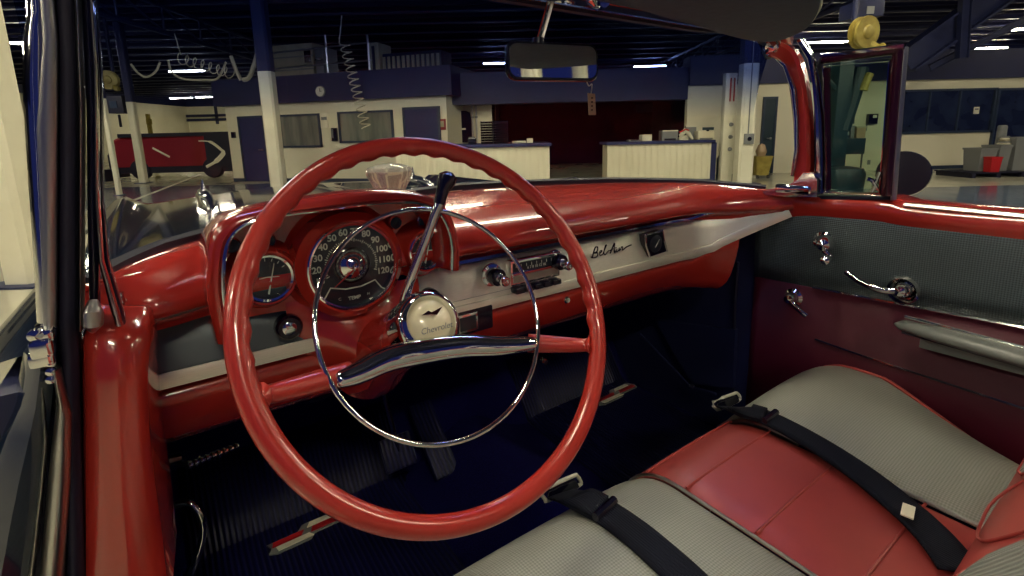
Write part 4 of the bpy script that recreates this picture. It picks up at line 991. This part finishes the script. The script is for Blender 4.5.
q = MB(); q.tube([c+V(-.14, -.1, .20), c+V(0, -.16, .27), c+V(.08, -.14, .24)], .02, redob, 8); q.build('red_strap', cl, org=c)
# coat on the set-back wall, pipes
FS = Face((0, 15.38), (1, 15.38))
a_, z_ = FS.at(463.5, 112); q = MB(); y = 15.30
q.rings([[V(a_+w*cos(t), y+.10*sin(t), z) for t in [2*pi*k/12 for k in range(12)]] for w, z in ((.08, z_+.03), (.20, z_-.02), (.24, z_-.25), (.23, z_-.6), (.25, z_-.9))], blackcl)
ct = tag(q.build('hanging_coat'), 'black coat hanging on the cream wall beside the left counter', 'coat')
q = MB(); q.box(V(a_, y-.11, z_-.5), (.12, .01, .05), paper); q.build('coat_label', ct)
for k, px in enumerate((473, 477)):
    q = MB(); x = xat(px, 15.3); q.tube([V(x, 15.3, 0), V(x, 15.3, 2.4)], .03, satin, 8); q.lathe([(.05, 0), (.05, .04)], V(x, 15.3, 1.8), (0, 0, 1), greyp, 10)
    tag(q.build('wall_pipe', None), 'thin grey pipe on the set back wall, %s of the pair' % ('left' if k == 0 else 'right'), 'pipe', 'pipes on the set back wall')
# ---- posts
def post(px, ybot, Y, w, label, bluefrom=None, px_top=None, name='steel_post', h=5.0):
    x = W(px, ybot, Y=Y).x; c = V(x, Y, 0); q = MB(); zb_ = bluefrom if bluefrom else h
    s = w/2; q.rings([[V(x+a*s, Y+b*s, z) for a, b in ((-.7, -1), (.7, -1), (1, -.7), (1, .7), (.7, 1), (-.7, 1), (-1, .7), (-1, -.7))] for z in (0, zb_)], postm)
    q.span((x-w*.85, Y-w*.85, 0), (x+w*.85, Y+w*.85, .02), steel)
    o = tag(q.build(name, None, loc=c, org=c), label, 'post')
    if bluefrom:
        q = MB(); q.rings([[V(x+a*s, Y+b*s, z) for a, b in ((-.7, -1), (.7, -1), (1, -.7), (1, .7), (.7, 1), (-.7, 1), (-1, .7), (-1, -.7))] for z in (zb_, h)], bluewall); q.build('navy_upper_section', o, org=c)
    return o
z_b = W(265, 72, Y=13.2).z
post(279, 186, 13.2, .34, 'cream post with a navy upper half in front of the left office', z_b)
post(144, 183, 16.6, .22, 'slim cream post in front of the red vehicle', 2.6)
post(119, 192, 12.8, .11, 'thin cream post between the pillar and the red vehicle', 2.4)
post(34, 292, 4.7, .30, 'large cream post close by at the left edge')
for x_, y_ in ((-6.5, -6), (5.0, -4.2), (7.6, -5.4)):  # added out of view so chrome and mirror have something to reflect
    c = V(x_, y_, 0); q = MB(); q.lathe([(.16, 0), (.16, 5.0)], c, (0, 0, 1), postm, 12)
    tag(q.build('steel_post', None, loc=c, org=c), 'cream round post added out of view behind the car for reflections', 'post', 'posts added behind the car for reflections')
o = post(742, 182, 12.0, .36, 'cream post with a navy top beside the right counter', 2.75)
q = MB(); x = xat(742, 12.0); c = V(x, 12, 0); zz = W(745, 139, Y=11.8).z; q.span((x-.11, 11.76, zz-.12), (x+.11, 11.82, zz+.12), greyp, .01); q.lathe([(.05, 0), (.045, .02), (.0001, .025)], V(x, 11.76, zz), (0, -1, 0), black, 14); q.build('socket_plate', o, org=c)
q = MB(); q.tube([V(x-.02, 11.80, zz+.1), V(x-.02, 11.80, 4.9)], .012, greyp, 6); q.build('cable_conduit', o, org=c)
# pipe stand with red tubes
x = xat(728, 12.6); c = V(x, 12.6, 0); q = MB(); q.span((x-.15, 12.55, 0), (x+.13, 12.75, 2.62), postm, .02)
o = tag(q.build('equipment_column', None, loc=c, org=c), 'pale equipment column with two red tubes left of the post', 'column')
for dx_ in (-.04, .05):
    q = MB(); q.tube([V(x+dx_, 12.52, 1.95), V(x+dx_, 12.52, 2.5)], .018, redob, 8); q.build('red_tube', o, org=c)
for zz in (1.4, 1.1, .8):
    q = MB(); q.lathe([(.05, 0), (.04, .06), (.0001, .07)], V(x+.03, 12.55, zz), (0, -1, 0), greyp, 12); q.build('valve', o, org=c)
# yellow mop cart
x = xat(762, 13.2); c = V(x, 13.2, 0); q = MB(); q.rings([[V(x+a*w, 13.2+b*w, z) for a, b in ((-1, -1), (1, -1), (1, 1), (-1, 1))] for w, z in ((.15, .08), (.21, .55), (.23, .58))], yellow)
o = tag(q.build('mop_bucket', None, loc=c, org=c), 'yellow wheeled bin standing by the dark teal door', 'bin')
q = MB(); q.lathe([(.10, .58), (.14, .70), (.08, .86), (.0001, .9)], V(x, 13.2, 0), (0, 0, 1), wood, 12); q.build('bin_contents', o, org=c)
for a in (-.14, .14):
    q = MB(); q.lathe([(.05, -.02), (.05, .02)], V(x+a, 13.03, .05), (1, 0, 0), black, 12, cap=True); q.build('castor_wheel', o, org=c)
# dark folding chair / extinguisher near the counter end
x = xat(722, 12.9); c = V(x, 12.9, 0); q = MB(); q.lathe([(.10, 0), (.10, .55), (.05, .66), (.0001, .68)], c, (0, 0, 1), teal, 16)
o = tag(q.build('gas_cylinder', None, loc=c, org=c), 'small dark cylinder between the right counter and the pale column', 'cylinder'); q = MB(); q.tube([c+V(0, 0, .66), c+V(0, 0, .78), c+V(.1, 0, .8)], .02, satin, 8); q.build('cylinder_valve', o, org=c)
# ---- red vehicle at far left
yv = 18.2; xa, xb = xat(118, yv), xat(206, yv); xe = xat(231, yv)
c = V((xa+xb)/2, yv+1, 0); root = empty('covered_vehicle', c); tag(root, 'long dark red van with a white swoosh parked beyond the slim posts', 'vehicle')
zt_ = W(160, 136, Y=yv).z; q = MB(); q.rings([[V(x, yv, .45), V(x, yv, zt_-.10+e), V(x, yv+.12, zt_+e), V(x, yv+1.9, zt_+e), V(x, yv+2.0, .45)] for x, e in ((xa-.3, -.12), (xa, 0), (lerp(xa, xb, .5), .02), (xb, .05), (xe, .04))], truckred); q.build('vehicle_body', root, org=c)
q = MB(); q.span((xa-.15, yv+.05, .22), (xe, yv+1.95, .48), rubber); q.span((lerp(xa, xb, .98), yv-.02, .4), (xe+.05, yv+.05, zt_+.08), rubber); q.span((xa, yv-.01, zt_-.03), (xe, yv+1.9, zt_+.10), rubber); q.build('dark_trim', root, org=c)
for x in (lerp(xa, xe, .15), lerp(xa, xe, .8)):
    q = MB(); q.lathe([(.0001, -.12), (.33, -.12), (.36, -.08), (.36, .08), (.33, .12), (.2, .13), (.0001, .13)], V(x, yv+.1, .36), (0, -1, 0), rubber, 24); w_o = q.build('wheel', root, org=c)
    q = MB(); q.lathe([(.2, .135), (.16, .15), (.0001, .15)], V(x, yv+.1, .36), (0, -1, 0), satin, 20); q.build('hub_cap', w_o)
Fv = Face((0, yv-.06), (1, yv-.06))
def vp_(px, py): a, z = Fv.at(px, py); return V(a, yv-.03, z)
q = MB(); q.tube(smooth([vp_(198, 141), vp_(210, 142), vp_(221, 150), vp_(223, 153), vp_(216, 161), vp_(206, 167)], 5), [.02]*5+[.05]*10+[.08]*6+[.05]*5, postm, 8, flat=.35, up=(0, -1, 0)); q.build('white_swoosh', root, org=c)
q = MB(); q.tube([vp_(152, 148), vp_(169, 157)], .035, postm, 8, flat=.4, up=(0, -1, 0)); q.build('white_dash_mark', root, org=c)
# thin pale strip on the floor
q = MB(); a, b = W(132, 201, Z=0), W(200, 171.5+3, Z=0); d = (b-a).normalized(); n_ = V(d.y, -d.x, 0)*.05; q.prism([a-n_, a+n_, b+n_, b-n_], (0, 0, .004), postm); struct(q.build('trim_floor_line'))
# left background: shelving / lift gear against the far wall
def simple(name, label, cat, x0, y0, x1, y1, Y, dep, m, extras=(), floor=False, group=None):
    a, b = W(x0, y0, Y=Y), W(x1, y1, Y=Y); z0 = 0 if floor else b.z; c = V((a.x+b.x)/2, Y, z0); q = MB(); q.span((a.x, Y, z0), (b.x, Y+dep, a.z), m, min(.02, dep*.2))
    o = tag(q.build(name, None, loc=c, org=c), label, cat, group)
    for nm, u0, v0, u1, v1, mm in extras:
        q = MB(); q.span((lerp(a.x, b.x, u0), Y-.02, lerp(z0, a.z, v0)), (lerp(a.x, b.x, u1), Y+.01, lerp(z0, a.z, v1)), mm); q.build(nm, o, org=c)
    return o
simple('tool_cabinet', 'dark maroon tool cabinet at the far left edge behind the near post', 'cabinet', -22, 150, 12, 205, 9.5, .6, darkred, [('drawer_gap', 0, .48, 1, .52, satin), ('drawer_gap', .5, .05, .53, .95, satin)], floor=True)
simple('black_drum', 'black drum standing in front of the far cream wall', 'drum', 107, 155, 119, 177, 19.5, .6, rubber, [('drum_lid', .2, 1, .8, 1.06, rubber)], floor=True)
simple('black_crate', 'low black crate beside the pillar on the far floor', 'crate', 99, 170, 106, 182, 17.5, .5, rubber, [('crate_rim', 0, .9, 1, 1.02, greyp)], floor=True)
simple('lift_power_unit', 'black power unit hanging below the yellow reel at far left', 'machine', 103, 96, 124, 113, 20, .6, rubber, [('unit_panel', .3, .3, .7, .7, winframe)])
for k, (x0, x1, y1, m) in enumerate(((107, 109.5, 137, yellow), (118, 120, 127, rubber))):
    simple('hanging_strap', ['yellow strap hanging below the far left power unit', 'black strap hanging below the far left power unit'][k], 'strap', x0, 114.5, x1, y1, 20, .1, m)
# wall details far away: dark beams on cream
Fb = Face((0, 47.9), (1, 47.9))
mb = MB()
for x0, y0, x1, y1 in ((130, 115, 232, 117.5), (140, 119, 232, 121.5), (173, 108, 175.5, 132), (216, 106, 218, 124), (150, 112, 152, 130)): Fb.px(mb, x0, y0, x1, y1, 0, .2, steel)
struct(mb.build('trim_9'))
simple('pipe_manifold', 'yellow pipe manifold against the far cream wall', 'pipes', 145, 114, 150, 129, 30, .2, yellow, floor=True, extras=[('pipe_arm', 0, .8, 2.2, .9, yellow), ('pipe_arm', 0, .3, 2.0, .4, yellow), ('pipe_arm', 1.6, .3, 1.9, .9, yellow)])
# ---- hose reels and hanging coils
def reel(px, py, Y, r, label, m=yellow):
    c = W(px, py, Y=Y); q = MB(); ax = V(.3, -.95, -.05).normalized()
    q.lathe([(.0001, -.14*r), (r, -.14*r), (r*1.02, -.05*r), (r*.8, 0), (r*1.02, .35*r), (r, .5*r), (.0001, .5*r)], c, ax, m, 28)
    o = tag(q.build('hose_reel', None, loc=c, org=c), label, 'hose reel')
    q = MB(); q.lathe([(r*.45, .5*r), (r*.4, .62*r), (r*.2, .66*r), (.0001, .66*r)], c, ax, m, 20); q.build('reel_hub', o, org=c)
    q = MB(); q.tube([c+V(0, .1, r*.2), c+V(0, .2, r*1.1), V(c.x, c.y+.2, 5.0)], .05, steel, 8); q.build('reel_bracket', o, org=c)
    q = MB(); q.tube(smooth([c+V(r*.5, 0, -r*.6), c+V(r*.9, -.1, -r*1.0), c+V(r*1.3, -.1, -r*.95)], 4), r*.25, m, 10); q.build('hose_guide', o, org=c)
reel(861, 33, 9.0, .26, 'yellow hose reel hanging above the right vent window')
reel(109, 80, 15, .26, 'yellow hose reel hanging at left beside the windshield post')
q_ = simple('motor_box', 'dark round motor box on the beam left of the yellow reel above the vent window', 'motor', 858, 0, 884, 16, 9.3, .5, steel, [('motor_cap', .35, .15, .6, .6, greyp)])
def coil(p0, p1, r, turns, label, rad=.014):
    p0, p1 = Vector(p0), Vector(p1); d = (p1-p0).normalized(); u = d.orthogonal().normalized(); w = d.cross(u); pts = []
    n = turns*10
    for i in range(n+1):
        t = i/n; a = 2*pi*turns*t; sg = V(0, 0, -.0); pts.append(p0.lerp(p1, t)+sg+r*(cos(a)*u+sin(a)*w))
    q = MB(); q.tube([p0+V(0, 0, .6)]+pts, rad, cable, 6); return tag(q.build('coiled_hose', None, loc=p0, org=p0), label, 'hose', 'coiled air hoses')
coil(W(344, 42, Y=12.6), W(366, 128, Y=12.6), .12, 13, 'cream coiled air hose hanging down in front of the second office window')
coil(W(178, 58, Y=13.5), W(232, 74, Y=13.5), .13, 7, 'cream coiled air hose slung under the roof at left')
def hang(pts, label, Y=14.1, rad=.03):
    pp = smooth([W(a, b, Y=Y) for a, b in pts], 6); q = MB(); q.tube(pp, rad, cable, 8); return tag(q.build('hanging_cable', None, loc=pp[0], org=pp[0]), label, 'cable', 'cables looped under the roof')
hang([(131, 64), (138, 73), (147, 77), (156, 71), (160, 62)], 'cream cable loop nearest the yellow reel at far left')
hang([(168, 60), (172, 72), (184, 79), (206, 80), (218, 78), (226, 62)], 'long cream cable loop left of the navy topped post')
hang([(231, 56), (236, 70), (241, 80)], 'short cream cable right of the slung coiled hose', rad=.05)
hang([(243, 80), (250, 76), (258, 52)], 'thick pale hose hanging just left of the navy topped post', rad=.06)
# ---- right: lift machine, bench, mirror-side things
x = xat(838, 11.0); c = V(x, 11, 0); q = MB(); q.span((x-.17, 10.9, 0), (x+.14, 11.2, 2.7), teal, .02)
root = tag(q.build('lift_column', None, loc=c, org=c), 'dark teal lift column seen through the vent window', 'lift')
q = MB(); q.lathe([(.36, 0), (.38, .3), (.33, .42), (.1, .46), (.0001, .46)], V(x-.05, 10.6, 0), (0, 0, 1), teal, 28); q.build('lift_base', root, org=c)
q = MB(); q.tube([V(x-.6, 11, 2.5), V(x+.05, 11, 1.9)], .06, teal, 8); q.tube([V(x+.1, 11, 1.2), V(x+.3, 11, 2.1), V(x+.36, 11, 2.5)], .13, teal, 10); q.build('lift_arm', root, org=c)
q = MB(); q.tube(smooth([V(x+.34, 10.85, 2.02), V(x+.38, 10.85, 2.2), V(x+.44, 10.85, 2.36)], 3), .075, yellow, 10); q.build('yellow_cover', root, org=c)
x0, x1 = xat(842, 12.2), xat(866, 12.2); c = V((x0+x1)/2, 12.2, 0); root = empty('work_table', c); tag(root, 'dark steel work table against the cream wall behind the lift column', 'table')
q = MB(); q.span((x0, 12.2, .62), (x1, 12.9, 1.0), teal, .01); q.build('table_drawer_box', root, org=c)
q = MB(); q.span((x0, 12.2, .25), (x1, 12.9, .28), teal); q.build('lower_shelf', root, org=c)
for a in (x0+.03, x1-.03):
    for b in (12.24, 12.86):
        q = MB(); q.tube([V(a, b, 0), V(a, b, .65)], .02, teal, 8); q.build('leg', root, org=c)
onto('parts_tin', 'teal tin on the left of the dark work table', 'tin', 843, 849, .24, 12.4, 1.0, winframe, [('tin_label', .1, .9, .3, .7, greyp)])
onto('spray_bottle', 'pale bottle in the middle of the dark work table', 'bottle', 850, 854, .30, 12.4, 1.0, greyp, [('bottle_cap', .3, .7, 1, 1.15, paper)], dep=.12)
onto('parts_box', 'brown box of parts at the right of the dark work table', 'box', 856, 865, .28, 12.4, 1.0, wood, [('box_flap', -.1, 1.1, .85, 1.0, beige)])
# pallet with bins
yp = 11.9; x0, x1 = xat(975, yp), xat(1034, yp); c = V((x0+x1)/2, yp+.5, 0); root = empty('wooden_pallet', c); tag(root, 'dark flat pallet carrying grey bins in front of the dark door', 'pallet')
for i in range(5):
    q = MB(); q.span((x0, yp+.22*i, .10), (x1, yp+.22*i+.14, .13), rubber); q.build('deck_board', root, org=c)
for i in range(3):
    q = MB(); xx = lerp(x0+.05, x1-.15, i/2); q.span((xx, yp, 0), (xx+.1, yp+1.02, .10), rubber); q.build('bearer', root, org=c)
def bin_(px0, px1, y, z0, h, m, name, label, cat, group=None, d=.25):
    a, b = xat(px0, y), xat(px1, y); cc = V((a+b)/2, y, z0); q = MB(); w = (b-a)/2; cy_ = y+d
    def rg(k, z): return [V(cc.x+sx*w*k, cy_+sy*d*k, z) for sx, sy in ((-1, -1), (1, -1), (1, 1), (-1, 1))]
    q.rings([rg(.82, z0), rg(.97, z0+h*.92), rg(1.04, z0+h*.92), rg(1.04, z0+h), rg(.93, z0+h), rg(.80, z0+.03)], m)
    return tag(q.build(name, None, loc=cc, org=cc), label, cat, group)
bin_(983, 1000, yp+.26, .13, .56, greyp, 'storage_bin', 'grey bin at the left of the pallet', 'bin')
bin_(995, 1006, yp+.01, .13, .36, redob, 'red_bucket', 'red bucket standing in front of the grey bins', 'bucket', d=.11)
bin_(1002, 1014, yp+.26, .13, .62, greyp, 'storage_bin', 'grey bin behind the red bucket', 'bin')
bin_(1017, 1036, yp+.26, .13, .8, greyp, 'storage_bin', 'tall grey bin at the right edge of the pallet', 'bin')
cc = V(xat(1007, yp+.5), yp+.52, .758); q = MB()
for i in range(5): q.lathe([(.135-.015*i, .04*i), (.145-.015*i, .02+.04*i), (.12-.015*i, .04+.04*i)], cc+V(.01*sin(i*2)-.03, 0, 0), (0, 0, 1), [paper, greyp, beige][i % 3], 12, cap=True)
tag(q.build('rag_pile', None, loc=cc, org=cc), 'pile of pale rags heaped on top of the grey bins', 'rags')
cc = V(xat(1009, yp+.9), yp+1.12, 0); q = MB(); q.lathe([(.10, 0), (.10, 1.18), (.08, 1.22)], cc, (0, 0, 1), greyp, 16, cap=True); tag(q.build('cardboard_tube', None, loc=cc, org=cc), 'grey upright tube standing behind the rag pile', 'tube')
# big diagonal braces at right
def beam(p, q2, r, label, Y):
    a, b = W(*p, Y=Y), W(*q2, Y=Y); m = MB(); m.sweep([a, b], [(-r*.6, -r), (r*.6, -r), (r*.6, -r*.8), (r*.15, -r*.8), (r*.15, r*.8), (r*.6, r*.8), (r*.6, r), (-r*.6, r), (-r*.6, r*.8), (-r*.15, r*.8), (-r*.15, -r*.8), (-r*.6, -r*.8)], steel); o = m.build('roof_brace', None, loc=a, org=a); return tag(o, label, 'beam', 'steel braces at the right')
beam((905, 62), (1030, -28), .30, 'deep navy diagonal brace rising to the right edge', 13.0)
beam((930, 68), (1040, 12), .08, 'thin navy diagonal brace below the deep one', 13.2)
beam((962, 58), (966, -10), .12, 'upright navy brace above the wide dark window', 12.8)
# ---- strip lights
def light_at(x, y, z, label, first=[None]):
    if first[0] is None:
        root = empty('strip_light', (x, y, z)); q = MB(); q.rings([[V(a, b, c2) for b, c2 in ((-.10, .02), (-.06, .09), (.06, .09), (.10, .02), (.09, .015), (-.09, .015))] for a in (-.90, .90)], steel); q.build('housing', root)
        for b in (-.045, .045):
            q = MB(); q.tube([(-.86, b, 0), (.86, b, 0)], .034, tube_m, 10); q.build('fluorescent_tube', root)
        q = MB(); q.tube([(-.6, 0, .08), (-.6, 0, 5.0-z)], .01, steel, 6); q.tube([(.6, 0, .08), (.6, 0, 5.0-z)], .01, steel, 6); q.build('hanger', root)
        first[0] = root
    else:
        src = first[0]; root = src.copy(); COL.objects.link(root); root.location = (x, y, z)
        for ch in list(src.children):
            k = ch.copy(); COL.objects.link(k); k.parent = root
    tag(root, label, 'ceiling light', 'fluorescent strip lights'); return root
ZL = 4.75
for (px, py, Y, lb) in ((650, 66, 0, 'strip light glowing above the navy fascia left of the visor'), (672, 79-19, 0, None), (826, 42, 0, 'strip light left of the yellow reel above the vent window'), (988, 48, 0, 'strip light glowing above the navy fascia at right'), (1030, 29, 0, 'strip light cut by the right edge of the photo'), (187, 71, 0, 'strip light under the slung coiled hose at left'), (181, 98, 0, 'far strip light low beyond the office roof, left one'), (207, 97, 0, 'far strip light low beyond the office roof, right one'), (501, 63, 0, 'strip light just left of the rear view mirror')):
    if lb is None: continue
    p = W(px, py, Z=ZL); light_at(p.x, p.y, ZL, lb)
for iy, y in enumerate((.5, 4, 8)):
    for ix, x in enumerate((-11, -5.5, 0, 5.5, 11)):
        light_at(x+(.9 if iy % 2 else -.9), y, ZL, 'fluorescent strip light hanging over the open floor around the car')
for x, y in ((-9, -2.5), (-4.5, -2.5), (1.5, -3.5), (-16, 10), (-16, 18), (18, 10)): light_at(x, y, ZL, 'fluorescent strip light hanging over the open floor around the car')
# ---- render look
w = bpy.data.worlds.new('world'); SC.world = w; w.use_nodes = True
w.node_tree.nodes['Background'].inputs[0].default_value = (.010, .014, .075, 1); w.node_tree.nodes['Background'].inputs[1].default_value = 1.0
vs = SC.view_settings; vs.view_transform = 'Standard'; vs.look = 'None'; vs.gamma = 1; vs.exposure = 0; vs.use_curve_mapping = False
SC.cycles.use_denoising = True; SC.cycles.max_bounces = 8; SC.cycles.transparent_max_bounces = 16; SC.cycles.use_light_tree = True; SC.cycles.sample_clamp_indirect = 6
